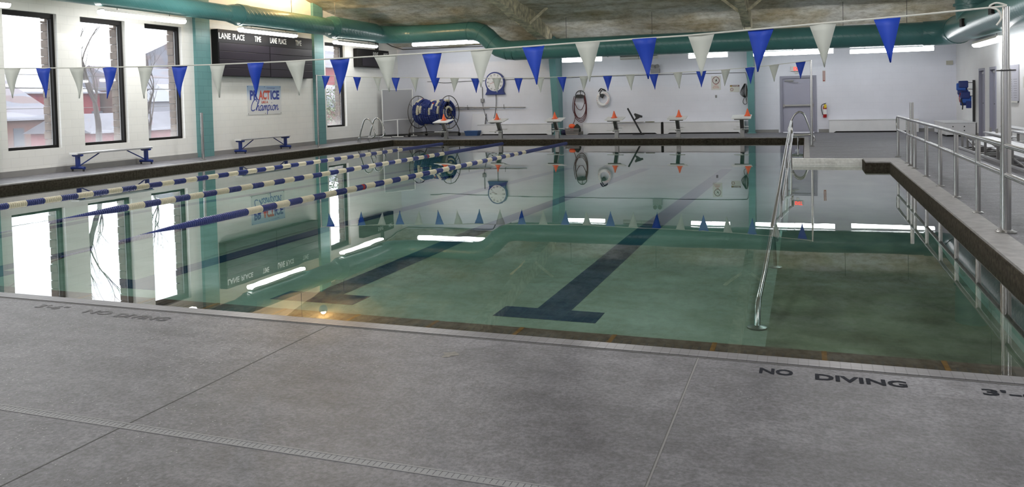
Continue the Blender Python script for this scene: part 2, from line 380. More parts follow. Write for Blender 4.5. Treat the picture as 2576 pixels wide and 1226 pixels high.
# flooded gutter ledge along the near wall, with slots and amber dividers
t = MB(); t.box(PXL, PXR, PYN, 5.30, -1.3, -.16); struct('trim_5', t, m_face)
t = MB(); x = PXL+.05
while x < PXR-.02: t.box(x, x+.015, 5.06, 5.185, -.165, -.1585); x += .0555
struct('trim_6', t, m_slot)
t = MB()
for k in range(14):
    x = PXR-.85-k*.655*1.0
    if x > PXL: t.box(x, x+.03, 4.7, 5.30, -.165, -.158)
struct('trim_7', t, m_amber)
t = MB(); t.box(PXL, PXR, PYN-.125, PYN-.108, -.01, .0015); struct('trim_8', t, m_joint)
t = MB(); t.box(-2.9235, -2.9165, YB, 4.47, -.01, .0012).box(-.569, -.562, YB, 2.75, -.01, .0012).box(-.5725, -.569, 2.83, 4.47, -.01, .0014).box(-9.0, -8.993, YB, 4.47, -.01, .0012); struct('trim_9', t, m_joint)
t = MB(); t.box(-.571, -.561, 2.83, 4.47, -.01, .0010); struct('trim_10', t, m_joint_lt)
# slot drain across the near deck
dr = thing('deck_drain', 'long narrow grey slotted drain set across the foreground concrete deck', 'drain', (-4,2.79,0))
t = MB(); t.box(XW+.3, 4.4, 2.762, 2.7705, -.01, .002).box(XW+.3, 4.4, 2.8095, 2.818, -.01, .002); t.build('drain_frame', simple('drain_rail', (.30,.30,.315,1), .6), dr)
t = MB(); x = -12
while x < 4.3: t.box(x, x+.0220, 2.7715, 2.8085, -.012, .001); x += .0262
t.build('grate', simple('grey_grate', (.31,.315,.335,1), .6), dr)
t = MB(); t.box(XW+.3, 4.4, 2.769, 2.811, -.02, -.006); t.build('channel', m_slot, dr)

# walls
def wall_poly(y0, y1): # polygon of the side walls above window tops
    pts = [(y0, 3.67), (y1, 3.67), (y1, ceil_z(y1)+.16)]
    for yy in (YF-2.5, YRG, YB+2.5): pts.append((yy, ceil_z(yy)+.16))
    pts.append((y0, ceil_z(y0)+.16)); return pts
WIN = [(6.5,7.86),(8.52,9.88),(10.34,11.70),(12.75,14.11),(14.76,16.12),(16.78,18.12),(25.30,26.66)]
wl = MB(); wl.prism(wall_poly(YB-.3, YF+.3), (XW-.45,0,0), (0,1,0), (0,0,1), (.45,0,0))
wl.box(XW-.45, XW, YB-.3, YF+.3, -.4, .57)
ys = [YB-.3]+[q for w in WIN for q in w]+[YF+.3]
for i in range(0, len(ys), 2): wl.box(XW-.45, XW, ys[i], ys[i+1], .57, 3.67)
struct('wall_left', wl, m_wall_l)
wf = MB(); DX0, DX1, DZ = -.87, .36, 2.03
wf.box(XW, DX0, YF, YF+.3, -.1, 4.15).box(DX1, XR+.3, YF, YF+.3, -.1, 4.15).box(DX0, DX1, YF, YF+.3, DZ, 4.15); struct('wall_far', wf, m_wall_f)
DR = [(24.72,25.50),(26.2,26.98)]
wr = MB(); wr.prism(wall_poly(YB-.3, YF+.3), (XR,0,0), (0,1,0), (0,0,1), (.3,0,0)); ys = [YB-.3,DR[0][0],DR[0][1],DR[1][0],DR[1][1],YF+.3]
for i in range(0, 6, 2): wr.box(XR, XR+.3, ys[i], ys[i+1], -.1, 3.67)
for d in DR: wr.box(XR, XR+.3, d[0], d[1], 2.0, 3.67)
struct('wall_right', wr, m_wall_r)
wn = MB(); wn.box(XW, XR+.3, YB-.3, YB, -.1, 4.15); struct('wall_near', wn, m_wall_f)
# baseboards
def base_run(nm, segs):
    t = MB()
    for s_ in segs: t.box(*s_)
    struct(nm, t, m_base)
base_run('baseboard_left', [(XW, XW+.015, YB, YF, 0, .13)])
base_run('baseboard_far', [(XW+.02, -.93, YF-.015, YF, 0, .11), (.42, XR, YF-.015, YF, 0, .11)])
base_run('baseboard_right', [(XR-.015, XR, YB, 24.6, 0, .11), (XR-.015, XR, 27.1, YF-.02, 0, .11)])
# ceiling: lumpy sprayed slab
def ceil_mesh():
    nx, ny = 110, 170; vs = []; fs = []
    from mathutils import noise as mn
    for j in range(ny+1):
        y = YB-.3+(YF-YB+.6)*j/ny
        for i in range(nx+1):
            x = XW-.5+(XR-XW+1)*i/nx
            z = ceil_z(y)+.10*mn.noise(Vector((x*.35, y*.6, 0)))+.05*mn.noise(Vector((x*1.6, y*1.6, 3)))+.02*mn.noise(Vector((x*5, y*5, 3)))
            vs.append((x, y, z))
    for j in range(ny):
        for i in range(nx): a = j*(nx+1)+i; fs.append((a, a+1, a+nx+2, a+nx+1))
    o = MB().add(vs, fs); return o
co = struct('ceiling', ceil_mesh(), m_ceil, True)
sm = co.modifiers.new('slab', 'SOLIDIFY'); sm.thickness = .25; sm.offset = 1 if co.data.polygons[0].normal.z > 0 else -1
# rigid frames: sprayed rafters, teal tapered columns
def rafter(x, nm, w):
    t = MB(); n = 40
    for side in (0, 1):
        pts = []
        for k in range(n+1):
            y = (29.6+(YRG-29.6)*k/n) if side == 0 else (YB+1.3+(YRG-YB-1.3)*k/n)
            e = abs(y-(29.6 if side == 0 else YB+1.3)); d = .62-.02*e
            zc = ceil_z(y)
            pts.append((y, zc-d+.03*sin(y*3.1)+.02*sin(y*7.7), zc+.1))
        for k in range(n):
            (ya, za, zA), (yb, zb, zB) = pts[k], pts[k+1]
            t.hexa([(x-w,ya,za),(x+w,ya,za),(x+w,yb,zb),(x-w,yb,zb),(x-w,ya,zA),(x+w,ya,zA),(x+w,yb,zB),(x-w,yb,zB)])
    for yy in (27.0, 21.0):
        for sg in (-1, 1):
            t.bar((x+sg*w, yy, ceil_z(yy)-.5), (x+sg*(w+.62), yy+.1, ceil_z(yy)+.02), .09, .09)
    return struct(nm, t, m_beam)
rafter(-9.2, 'trim_11', .17); rafter(-1.85, 'trim_12', .13)
def tapered(x, nm, w):
    t = MB()
    for a, b in ((x-w, x+w),):
        t.hexa([(a,30.45,0),(b,30.45,0),(b,30.84,0),(a,30.84,0),(a,29.85,3.5),(b,29.85,3.5),(b,30.84,3.9),(a,30.84,3.9)])
    t.bbox(x-w-.04, x+w+.04, 30.38, 30.84, 0, .03, .005)
    t.bar((x,29.82,3.48),(x,30.84,3.9), 2*w+.12, .03, Vector((1,0,0)))
    return struct(nm, t, m_teal)
tapered(-9.15, 'trim_13', .13); tapered(-1.84, 'trim_14', .11)
for k, (y0, y1) in enumerate(((11.86,12.42),(18.57,19.16),(24.48,25.06))):
    t = MB(); t.box(XW-.02, XW+.10, y0, y1, 0, ceil_z(y0)+.05); struct('trim_%d' % (15+k), t, m_teal_blk)
# windows
for i, (y0, y1) in enumerate(WIN):
    w = struct_empty('window_%d' % (i+1), (XW-.2,(y0+y1)/2,.57))
    t = MB(); F = .065
    t.box(XW-.22, XW-.10, y0, y1, .57, .57+F).box(XW-.22, XW-.10, y0, y1, 3.67-F*1.6, 3.67).box(XW-.22, XW-.10, y0, y0+F, .57+F, 3.67-F*1.6).box(XW-.22, XW-.10, y1-F, y1, .57+F, 3.67-F*1.6)
    t.build('window_frame', m_black, w)
    t = MB(); t.box(XW-.20, XW-.185, y1-F-.022, y1-F, .57+F, 3.6-F).box(XW-.20, XW-.185, y0+F, y0+F+.022, .57+F, 3.6-F); t.build('glazing_bead', m_greyfr, w)
    t = MB(); t.box(XW-.196, XW-.19, y0+F, y1-F, .57+F, 3.67-F*1.6); t.build('window_pane', m_glass, w)
    t = MB()
    for z0 in range(16):
        for sgn, ye in ((1, y1), (-1, y0)):
            jd = random.uniform(.0, .03)
            a, b = (ye-.05-jd, ye) if sgn > 0 else (ye, ye+.05+jd)
            t.bbox(XW-.46, XW-.225, a, b, .57+z0*.1938+.004, .57+(z0+1)*.1938-.004, .012)
    t.box(XW-.46, XW-.225, y0, y1, 3.60, 3.67)
    t.build('stone_jamb', m_rock, w)
# far door
d = struct_empty('door_1', ((DX0+DX1)/2, YF, 0))
t = MB(); t.box(DX0, DX0+.09, YF-.03, YF+.15, 0, DZ-.09).box(DX1-.09, DX1, YF-.03, YF+.15, 0, DZ-.09).box(DX0, DX1, YF-.03, YF+.15, DZ-.09, DZ); t.build('door_frame', m_doorfr, d)
t = MB(); t.bbox(DX0+.09, DX1-.09, YF+.03, YF+.08, .01, DZ-.09, .006); t.build('door_panel', m_door, d)
t = MB(); t.bbox(DX0+.11, DX1-.10, YF-.045, YF+.0, .93, 1.0, .012).box(DX0+.10, DX0+.16, YF-.05, YF+.03, .91, 1.02).box(DX1-.17, DX1-.10, YF-.05, YF+.03, .91, 1.02); t.build('push_bar', m_steeld, d)
t = MB(); t.bbox(DX0+.16, DX0+.46, YF-.03, YF+.03, 1.83, 1.89, .01); t.bar((DX0+.3,YF-.02,1.82),(DX0+.62,YF-.1,1.79), .02); t.build('door_closer', m_grey, d)
for k, (y0, y1) in enumerate(DR):
    d = struct_empty('door_%d' % (k+2), (XR, (y0+y1)/2, 0))
    t = MB(); t.box(XR-.02, XR+.16, y0, y0+.07, 0, 1.93).box(XR-.02, XR+.16, y1-.07, y1, 0, 1.93).box(XR-.02, XR+.16, y0, y1, 1.93, 2.0); t.build('door_frame', m_doorfr, d)
    t = MB(); t.bbox(XR+.06, XR+.11, y0+.07, y1-.07, .01, 1.93, .006); t.build('door_panel', m_door, d)
    t = MB(); t.cyl((XR+.06,y0+.14,1.0),(XR+.0,y0+.14,1.0),.012).bar((XR+.0,y0+.13,1.0),(XR+.0,y0+.26,1.0),.02); t.build('door_handle', m_dark, d)
    t = MB(); t.bbox(XR+.0, XR+.06, y0+.12, y0+.42, 1.83, 1.89, .008); t.build('door_closer', m_steeld, d)

# ------------------------------------------------------------------ pool
def fz(y): return -.62 if y < 12 else -.62-.30*min(1,(y-12)/15)
t = MB(); n = 30
ysf = [PYN+.3+(PYF-PYN-.3)*k/n for k in range(n+1)]
vs = []; fs = []
for y in ysf: vs += [(PXL-.1, y, fz(y)), (-.33, y, fz(y))]
for k in range(n): fs.append((2*k, 2*k+1, 2*k+3, 2*k+2))
t.add(vs, fs)
def rz(y): return -.62 if y < 10 else -.62+.44*min(1,(y-10)/(YR-10))
t2 = MB(); vs = []; fs = []
ysr = [PYN+.3+(YR-PYN-.3)*k/n for k in range(n+1)]
for y in ysr: vs += [(-.33, y, rz(y)), (PXR+.1, y, rz(y))]
for k in range(n): fs.append((2*k, 2*k+1, 2*k+3, 2*k+2))
t2.add(vs, fs); t.add([(-.33,YR,-1),(XM+.05,YR,-1),(XM+.05,PYF,-1),(-.33,PYF,-1)],[(0,1,2,3)])
struct('pool_floor', t, m_pfloor)
struct('ramp_floor', t2, m_rfloor)
t = MB(); t.box(PXL-.05, PXL+.015, PYN, PYF, -1.3, -.45).box(PXL, XM, PYF-.015, PYF+.05, -1.3, -.45).box(XM-.015, XM+.05, YR, PYF, -1.3, -.45).box(PXR-.015, PXR+.05, PYN, YR, -1.3, -.45)
# kerb between ramp and main pool
vs = []; fs = []
for y in [12+(YR-12)*k/10 for k in range(11)]: vs += [(-.39,y,fz(y)-.05),(-.27,y,fz(y)-.05),(-.27,y,rz(y)+.03),(-.39,y,rz(y)+.03)]
for k in range(10):
    for q in range(4): fs.append((4*k+q, 4*k+(q+1) % 4, 4*k+4+(q+1) % 4, 4*k+4+q))
t.add(vs, fs+[(0,1,2,3)]); t.box(-.39, -.05, YR-.0, YR+.1, -1.2, -.15)
struct('pool_basin', t, m_pwall)
t = MB()
for xc in (-2.32, -4.86, -7.40, -9.94, -12.48):
    t.box(xc-.5, xc+.5, 7.12, 7.49, -.66, fz(7)+.003)
    for k in range(n):
        a, b = 7.49+(25.9-7.49)*k/n, 7.49+(25.9-7.49)*(k+1)/n
        t.add([(xc-.17,a,fz(a)+.003),(xc+.17,a,fz(a)+.003),(xc+.17,b,fz(b)+.003),(xc-.17,b,fz(b)+.003)],[(0,1,2,3)])
struct('trim_18', t, m_lane)
t = MB()
P = [(PXL-.01,PYN+.0),(PXR+.01,PYN+.0),(PXR+.01,YR-.0),(XM+.01,YR+.01),(XM+.01,PYF+.01),(PXL-.01,PYF+.01)]
t.prism(P, (0,0,-1.25), (1,0,0), (0,1,0), (0,0,1.25+WZ))
w = t.build('pool_water', m_water); tag(w, 'still clear teal water filling the swimming pool', 'water', kind='stuff')

# ------------------------------------------------------------------ deck lettering
def deck_text(label, pieces, mat, loc):
    r = thing('deck_marking', label, 'floor marking', loc)
    for s_, x, y, w_, h_ in pieces: text('lettering', s_, (x, y, 0), (1,0,0), (0,1,0), w_, h_, mat, r, bold=.03)
deck_text('dark NO DIVING lettering on the right foreground deck near the depth mark', [('NO',-.24,4.305,.165,.088),('DIVING',.03,4.285,.42,.088)], m_txtd, (.1,4.33,0))
deck_text('dark depth figures at the right edge of the foreground deck', [("3'-6\"",.77,4.285,.30,.088)], m_txtd, (.9,4.33,0))
deck_text('worn NO DIVING lettering on the left foreground deck', [('NO',-4.84,4.285,.24,.085),('DIVING',-4.53,4.265,.45,.085)], m_txtd2, (-4.5,4.3,0))
deck_text('worn depth figures left of the left NO DIVING lettering', [("3'-6\"",-5.33,4.31,.28,.085)], m_txtd2, (-5.2,4.35,0))
t = MB(); vs = [(-1.91+(.040+.015*sin(3*a)+.01*cos(5*a))*cos(a), 4.14+(.055+.01*sin(2*a)+.008*sin(5*a))*sin(a), .0012) for a in [2*pi*k/28 for k in range(28)]]
t.add(vs, [tuple(range(28))]); tag(t.build('stain', simple('brown_stain', (.20,.19,.175,1), .6, 0, .25, 40)), 'small brownish stain on the middle of the foreground deck', 'stain')

# ------------------------------------------------------------------ ceiling ducts
def ductpart(pts, r, name, parent, radii=None, mat=None):
    return MB().tube(pts, r, 28, radii=radii).build(name, mat or m_duct, parent, True)
ZD = 4.05
ad = thing('air_duct', 'long teal round air duct along left and far walls below the ceiling', 'duct', (-15.4,20,4.05))
XD, YD = -15.35, 28.35
ductpart([(XD,y,ZD+.02) for y in (YB+.6,6,12,18.9)], .235, 'duct_section', ad)
ductpart([(XD,y,ZD+.02) for y in (18.9,19.15,19.35,24.0)], .3, 'duct_section', ad, radii=[.235,.28,.30,.30])
MB().cyl((XD,19.35,ZD+.02),(XD,19.75,ZD+.02),.315,n=28).build('joint_collar', m_duct, ad, True)
ductpart([(XD,y,ZD+.03) for y in (24.0,24.2,24.35,27.2)], .38, 'duct_section', ad, radii=[.30,.355,.375,.36])
MB().cyl((XD,24.35,ZD+.03),(XD,24.75,ZD+.03),.385,n=28).build('joint_collar', m_duct, ad, True)
el = arc((XD+1.1,27.25,ZD), 1.1, pi, pi/2, (1,0,0), (0,1,0), 8)
ductpart([(XD,27.2,ZD)]+el, .34, 'duct_elbow', ad)
ductpart([(XD+1.1,YD,ZD),(-13,YD,ZD),(-11.9,YD,ZD)], .34, 'duct_section', ad)
sb = [(-11.9,YD,ZD),(-11.65,YD,4.03),(-11.4,YD,3.95),(-11.15,YD,3.77),(-10.95,YD,3.56),(-10.7,YD,3.37),(-10.4,YD,3.27),(-10.1,YD,3.24)]
ductpart(sb, .355, 'duct_bend', ad)
for q in (0,2,4,6):
    dd = Vector(sb[q+1])-Vector(sb[q]); pq = Vector(sb[q]); MB().cyl(pq, pq+dd.normalized()*.02, .366, n=28).build('joint_seam', m_duct, ad, True)
ductpart([(-10.1,YD,3.24),(-6,YD,3.23),(-2,YD,3.21),(3.45,YD,3.17)], .365, 'duct_section', ad)
for x in (-9.6,-6.6,-3.4,-.4,2.4): MB().cyl((x,YD,3.24-(x+10.1)*.0052),(x+.03,YD,3.24-(x+10.1)*.0052),.371,n=28).build('joint_seam', m_duct, ad, True)
for x in (-8.1,-5.0,-1.9,1.15,3.0): MB().cyl((x,YD,3.5),(x,YD,ceil_z(YD)),.008,n=6).build('hanger_rod', m_iron, ad)
for y in (22.0,24.55,26.9,17.2): MB().cyl((XD,y,ZD+.2),(XD,y,ceil_z(y)),.008,n=6).build('hanger_rod', m_iron, ad)
rd = thing('air_duct', 'large teal duct running along the right wall with black side vents', 'duct', (4.1,22,3.0))
el = arc((3.45,27.5,3.17), .85, pi/2, 0, (1,0,0), (0,1,0), 8)
ductpart(el, .385, 'duct_elbow', rd)
MB().cyl((4.3,27.45,3.2),(4.3,27.40,3.2),.43,n=30).build('flange', m_duct, rd, True)
ductpart([(4.3,27.5,3.2),(4.3,26.0,3.2),(4.3,20,3.15),(4.3,12,3.1),(4.3,4,3.1),(4.3,YB+.6,3.1)], .41, 'duct_section', rd)
ductpart([(4.3,25.3,3.2),(4.28,25.3,3.7),(4.25,25.3,4.2),(4.25,25.3,4.8)], .40, 'branch_duct', rd)
MB().cyl((4.25,25.3,3.70),(4.25,25.3,3.76),.43,n=30).build('flange', m_duct, rd, True)
for y in (24.2,20.6,17.0,13.4):
    q = MB(); q.box(3.83,3.93,y-.16,y+.16,3.06,3.26); q.build('side_vent', m_black, rd)
for y in (23.0,19.0): MB().cyl((4.3,y,3.5),(4.3,y,ceil_z(y)),.01,n=6).build('hanger_rod', m_iron, rd)

# ------------------------------------------------------------------ fluorescent fixtures
def fixture(label, c, L, axis, group, lit=True, W=.115, up=None, glow=None):
    c = Vector(c); a = Vector((1,0,0)) if axis == 'x' else Vector((0,1,0)); b = Vector((0,1,0)) if axis == 'x' else Vector((-1,0,0))
    r = thing('fluorescent_light', label, 'light', c, group)
    q = MB(); hw = .62 if axis == 'x' else 1.02; q.prism([(-W*hw,.035 if axis == 'x' else .022),(W*hw,.035 if axis == 'x' else .022),(W*hw*.8,.085),(-W*hw*.8,.085)], c-a*L/2, b, (0,0,1), a*L); q.build('housing', m_offw, r)
    q = MB()
    for k in (0, 1):
        h = L/2-.01; s0 = c-a*L/2+a*(k*(h+.02))
        q.prism([(-W*.64,.062),(-W*.92,.045),(-W,.02),(-W*.95,-.02),(-W*.6,-.058),(W*.6,-.058),(W*.95,-.02),(W,.02),(W*.92,.045),(W*.64,.062)], s0, b, (0,0,1), a*h)
    q.build('lens', (glow or m_tube) if lit else m_off, r)
    for k in (.18, .82):
        q = MB(); p0 = c-a*L/2+a*L*k+Vector((0,0,.08)); q.cyl(p0, p0+Vector((0,0,(up or .12)-.03)), .008, n=6); q.build('hanger', m_iron, r)
    return r
GL = 'fluorescent lights hung under the left wall duct'
fixture('lit fluorescent light at the top left corner above the first window', (-15.4,10.9,3.63), 2.55, 'y', GL, glow=m_tube_l)
fixture('lit fluorescent light above the second and third tall windows', (-15.4,15.88,3.70), 2.66, 'y', GL, up=.14, glow=m_tube_l)
fixture('lit fluorescent light hanging in front of the large scoreboard', (-15.4,20.87,3.65), 2.66, 'y', GL, up=.1, glow=m_tube_l)
fixture('lit fluorescent light between the large and small scoreboards', (-15.4,26.0,3.58), 2.80, 'y', GL, up=.1, glow=m_tube_l)
fixture('lit fluorescent light outside the frame beside the first windows', (-15.4,5.6,3.63), 2.55, 'y', GL, glow=m_tube_l)
GF = 'fluorescent lights along the far wall'
YL = 28.62
def FX(x, z): return (x*28.62/29.15, YL, CAM_Z+(z-CAM_Z)*28.62/29.15-.02)
fixture('lit fluorescent light near the far left corner above the lane reel', FX(-13.25,3.72), 2.78, 'x', GF, up=.14)
fixture('lit fluorescent light on the far wall above the coiled hose', FX(-7.75,2.84), 1.45, 'x', GF, W=.09, up=.14)
fixture('unlit fluorescent light between two lit ones on the far wall', FX(-5.63,2.85), 1.32, 'x', GF, lit=False, W=.09, up=.14)
fixture('lit fluorescent light on the far wall left of the teal column by the door', FX(-3.2,2.81), 1.3, 'x', GF, W=.09, up=.14)
fixture('lit fluorescent light on the far wall above the exit door', FX(-.40,2.79), 2.5, 'x', GF, W=.09, up=.14, glow=m_tube_r)
fixture('lit fluorescent light on the far wall right of the exit door', FX(2.62,2.75), 2.42, 'x', GF, W=.09, up=.14, glow=m_tube_r)
GR = 'fluorescent lights under the right wall duct'
fixture('lit fluorescent light on the right wall behind the tall flag pole', (4.25,23.0,2.57), 2.9, 'y', GR, up=.1)
for y, lb in ((17.6,'second'),(11.5,'third'),(5.4,'fourth')):
    fixture('lit fluorescent light on the right wall, %s from the corner' % lb, (4.25,y,2.62), 2.5, 'y', GR, up=.1)
for x, lb in ((-13,'leftmost'),(-8.2,'second'),(-3.4,'third'),(1.4,'rightmost')):  # unseen row added to light the foreground deck
    fixture('added unseen fluorescent light on the near wall, %s of four' % lb, (x,YB+1.3,2.95), 2.5, 'x', 'added unseen fluorescent lights on the near wall', up=.5)
# unseen lamps added above the frame to even out walls, deck and ceiling
def add_fill_lamp(label, x, y, power):
    z = ceil_z(y)-1.6
    r = thing('fill_lamp', label, 'lamp', (x,y,z), 'added unseen lamps below the ridge')
    MB().lathe([(.06,.34),(.10,.30),(.14,.14),(.27,.02),(.28,0)], (x,y,z), n=24).build('reflector', m_offw, r, True)
    MB().cyl((x,y,z+.33),(x,y,z+1.6), .012, n=8).build('stem', m_iron, r)
    a = bpy.data.lights.new('fill_glow', 'AREA'); a.shape = 'DISK'; a.size = .5; a.energy = power; a.color = (.97,.98,1); a.spread = radians(178)
    l = link(bpy.data.objects.new('fill_glow', a)); l.location = (x,y,z-.02)
    b = bpy.data.lights.new('ceiling_fill', 'POINT'); b.energy = FILL_UP; b.color = (1,.98,.95); b.shadow_soft_size = .12
    l = link(bpy.data.objects.new('ceiling_fill', b)); l.location = (x,y,z-.14)
for x in (-13,-8.5,-4,.8):
    add_fill_lamp('added unseen lamp hung below the ridge, out over the pool', x, 16.5, FILL*(3.0 if x == -13 else 1))
    add_fill_lamp('added unseen lamp hung above the near half of the room', x, 6.5, FILL)
# sodium pendant by the left gable (it shows only mirrored in the water)
hp = thing('uplight', 'warm bowl uplight hung close below the ceiling beside the left gable', 'lamp', (-15.0,22.7,4.95))
MB().lathe([(.02,0),(.09,.02),(.13,.09),(.14,.18),(.13,.18),(.08,.05),(.02,.03)], (-15.0,22.7,4.93), n=24).build('bowl', m_offw, hp, True)
MB().sph((-15.0,22.7,5.02),.03).build('bulb', emit('sodium_bulb', (1,.62,.25,1), 40), hp, True)
for k in range(3):
    a = 2*pi*k/3; MB().cyl((-15.0+.13*cos(a),22.7+.13*sin(a),5.10),(-15.0,22.7,5.34),.006,n=6).build('hanger', m_iron, hp)
ld = bpy.data.lights.new('sodium_glow','POINT'); ld.energy = WARM; ld.color = (1,.66,.30); ld.shadow_soft_size = .08
lo = link(bpy.data.objects.new('sodium_glow', ld)); lo.location = (-15.0,22.7,5.13)

# ------------------------------------------------------------------ lane ropes
BL = .342
def lane_rope(x, label, y_first, n_bands, y_red, near_end, sink):
    """bands of float discs; y_first is where the alternating bands start, blue before and after"""
    r = thing('lane_rope', label, 'lane rope', (x, 16, WZ), 'floating lane ropes')
    yend = 26.9
    def zz(y): return WZ-max(0, sink-y)*.026 if y > near_end else WZ-max(0, sink-near_end)*.026-(near_end-y)*.35
    q = MB(); pts = [(x, yy, zz(yy)) for yy in [max(5.3,near_end-1.2)+(27.44-max(5.3,near_end-1.2))*k/60 for k in range(61)]]
    q.tube(pts, .008, 6); q.build('cable', m_iron, r)
    def taper(y): return min(1.0, max(.22, (y-near_end)/2.2)) if near_end > 5 else 1.0
    def band(y0, y1, mat, nm):
        q = MB(); m = max(1, round((y1-y0)/.038)); pr = []
        for k in range(m):
            h = (y1-y0)*k/m; d = (y1-y0)/m
            pr += [(.046, h+.001), (.055, h+.25*d), (.055, h+.6*d), (.034, h+.98*d)]
        vs = []; n = 12
        for rr, h in pr:
            y = y0+h; zc = zz(y); rr *= taper(y)
            vs += [(x+rr*cos(2*pi*k/n), y, zc+rr*sin(2*pi*k/n)) for k in range(n)]
        fs = [(i*n+k, i*n+(k+1) % n, (i+1)*n+(k+1) % n, (i+1)*n+k) for i in range(len(pr)-1) for k in range(n)]
        fs += [tuple(range(n-1, -1, -1)), tuple(range((len(pr)-1)*n, len(pr)*n))]
        q.add(vs, fs); o = q.build(nm, mat, r); return o
    if y_first > near_end: band(near_end+.1, y_first, m_blue, 'blue_float_run')['label'] = 'long solid blue run of floats at the near end'
    y = y_first
    for k in range(n_bands):
        if k % 2 == 0: band(y, y+BL, m_cream, 'cream_float_band')
        else:
            if any(abs(y+BL/2-yr) < BL/2 for yr in y_red):
                band(y, y+.22, m_blue, 'blue_float_band'); band(y+.22, y+BL-.04, m_redf, 'red_float_band'); band(y+BL-.04, y+BL, m_blue, 'blue_float_band')
            else: band(y, y+BL, m_blue, 'blue_float_band')
        y += BL
    band(y, yend, m_blue, 'blue_float_run')['label'] = 'solid blue run of floats at the far end'
    return r
lane_rope(-12.47, 'blue and cream lane rope nearest the left pool edge', 10.04-7*BL*1.0, 48, (13.3, 20.9), 4.8, 0)
lane_rope(-10.12, 'middle of the three blue and cream lane ropes', 9.91, 35, (12.8, 20.6), 7.5, 9.7)
lane_rope(-7.77, 'blue and cream lane rope farthest from the left pool edge', 9.84, 37, (13.1, 20.2), 6.55, 8.9)

# ------------------------------------------------------------------ pennant lines and their poles
def pennant_line(label, y, xs, zs, w, h, first_blue, x_end, loc):
    """xs, zs: cord control points"""
    r = thing('pennant_line', label, 'pennants', loc)
    def zc(x):
        for i in range(len(xs)-1):
            if xs[i] <= x <= xs[i+1]:
                t = (x-xs[i])/(xs[i+1]-xs[i]); return zs[i]+(zs[i+1]-zs[i])*t
        return zs[-1] if x > xs[-1] else zs[0]
    q = MB(); q.tube([(a, y, b) for a, b in zip(xs, zs)], .010, 6); q.build('cord', m_cord, r)
    return r, zc
def pennant(r, zc, y, x0, w, h, blue, k):
    rr = random.Random(k*13+int(y)); n = 6; vs = []; tip = rr.uniform(-.02, .02); lean = rr.uniform(-.05, .05)
    for i in range(n+1):
        t = i/n; half = w/2*(1-t)**(1.05)
        cxm = x0+w/2+tip*t*2; z = (zc(x0)+zc(x0+w))/2-h*t; yy = y+lean*t+.012*sin(5*t+k)
        sl = (zc(x0+w)-zc(x0))*(1-t)
        for s_ in (-1, 0, 1):
            vs.append((cxm+s_*max(half, .004), yy+(.018*sin(k*1.7+2*t) if s_ == 0 else 0), z+s_*sl/2))
    fs = []
    for i in range(n):
        for s_ in (0, 1): a = 3*i+s_; fs.append((a, a+1, a+4, a+3))
    q = MB().add(vs, fs); o = q.build('pennant', m_flagb if blue else m_flagw, r, True); o['label'] = ('blue' if blue else 'white')+' triangular pennant'
    sm = o.modifiers.new('cloth_thickness', 'SOLIDIFY'); sm.thickness = .003
    return o
y1 = 9.16
r1, zc1 = pennant_line('nearer string of large blue and white triangular pennants across the pool', y1,
    [-15.3,-13.5,-11.7,-10.35,-9.05,-7.77,-6.5,-5.2,-3.84,-2.5,-1.22,.04,1.0,1.85], [2.26,2.17,2.112,2.071,2.041,2.021,2.018,2.031,2.047,2.078,2.10,2.152,2.19,2.235], .35, .5, False, 1.7, (-6,y1,2.05))
F1 = [(-13.66,.33),(-13.02,.33),(-12.37,.34),(-11.715,.356),(-11.027,.30),(-10.347,.285),(-9.709,.275),(-9.056,.275),(-8.442,.285),(-7.767,.265),(-7.126,.27),(-6.503,.31),(-5.826,.30),(-5.177,.315),(-4.5,.275),(-3.837,.30),(-3.164,.28),(-2.511,.30),(-1.844,.28),(-1.221,.29),(-.586,.275),(.039,.27),(.659,.255)]
for k, (x0, w_) in enumerate(F1): pennant(r1, zc1, y1, x0, w_, .46, k % 2 == 0, k)
y2 = 22.9
k2 = 22.9/22.7
f2L = [803,860,912,958,1008,1092,1135,1187]
F2 = [(-14.862,-14.546,1),(-14.011,-13.557,1),(-13.252,-12.892,0),(-12.593,-12.197,1),(-11.89,-11.515,0),(-11.24,-10.95,1),(-10.522,-10.162,0),(-9.871,-9.478,1)]
# far pennants: even spacing between the two poles
r2, zc2 = pennant_line('farther string of small blue and white pennants between two poles', y2,
    [-15.13,-13.4,-11.5,-9.5,-8.0,-6.0,-4.0,-2.2,-1.0,.14], [2.385,2.27,2.19,2.11,2.07,2.05,2.06,2.10,2.17,2.27], .3, .46, True, .1, (-7.5,y2,2.1))
px_pairs = [(-14.90,-14.58,1),(-13.73,-13.43,1),(-12.99,-12.69,0),(-12.33,-12.02,1),(-11.66,-11.36,0),(-10.93,-10.63,1),(-10.29,-9.99,0),(-9.60,-9.30,1),(-8.90,-8.60,0),(-8.19,-7.92,1),(-7.52,-7.24,0),(-6.84,-6.56,1),(-6.17,-5.90,0),(-5.48,-5.20,1),(-4.82,-4.55,0),(-4.15,-3.88,1),(-3.47,-3.21,0),(-2.84,-2.56,1),(-2.17,-1.92,0),(-1.54,-1.28,1),(-.92,-.66,0),(-.25,.01,1)]
for k, (a, b, bl) in enumerate(px_pairs): pennant(r2, zc2, y2, a, b-a, .45, bl, k+50)
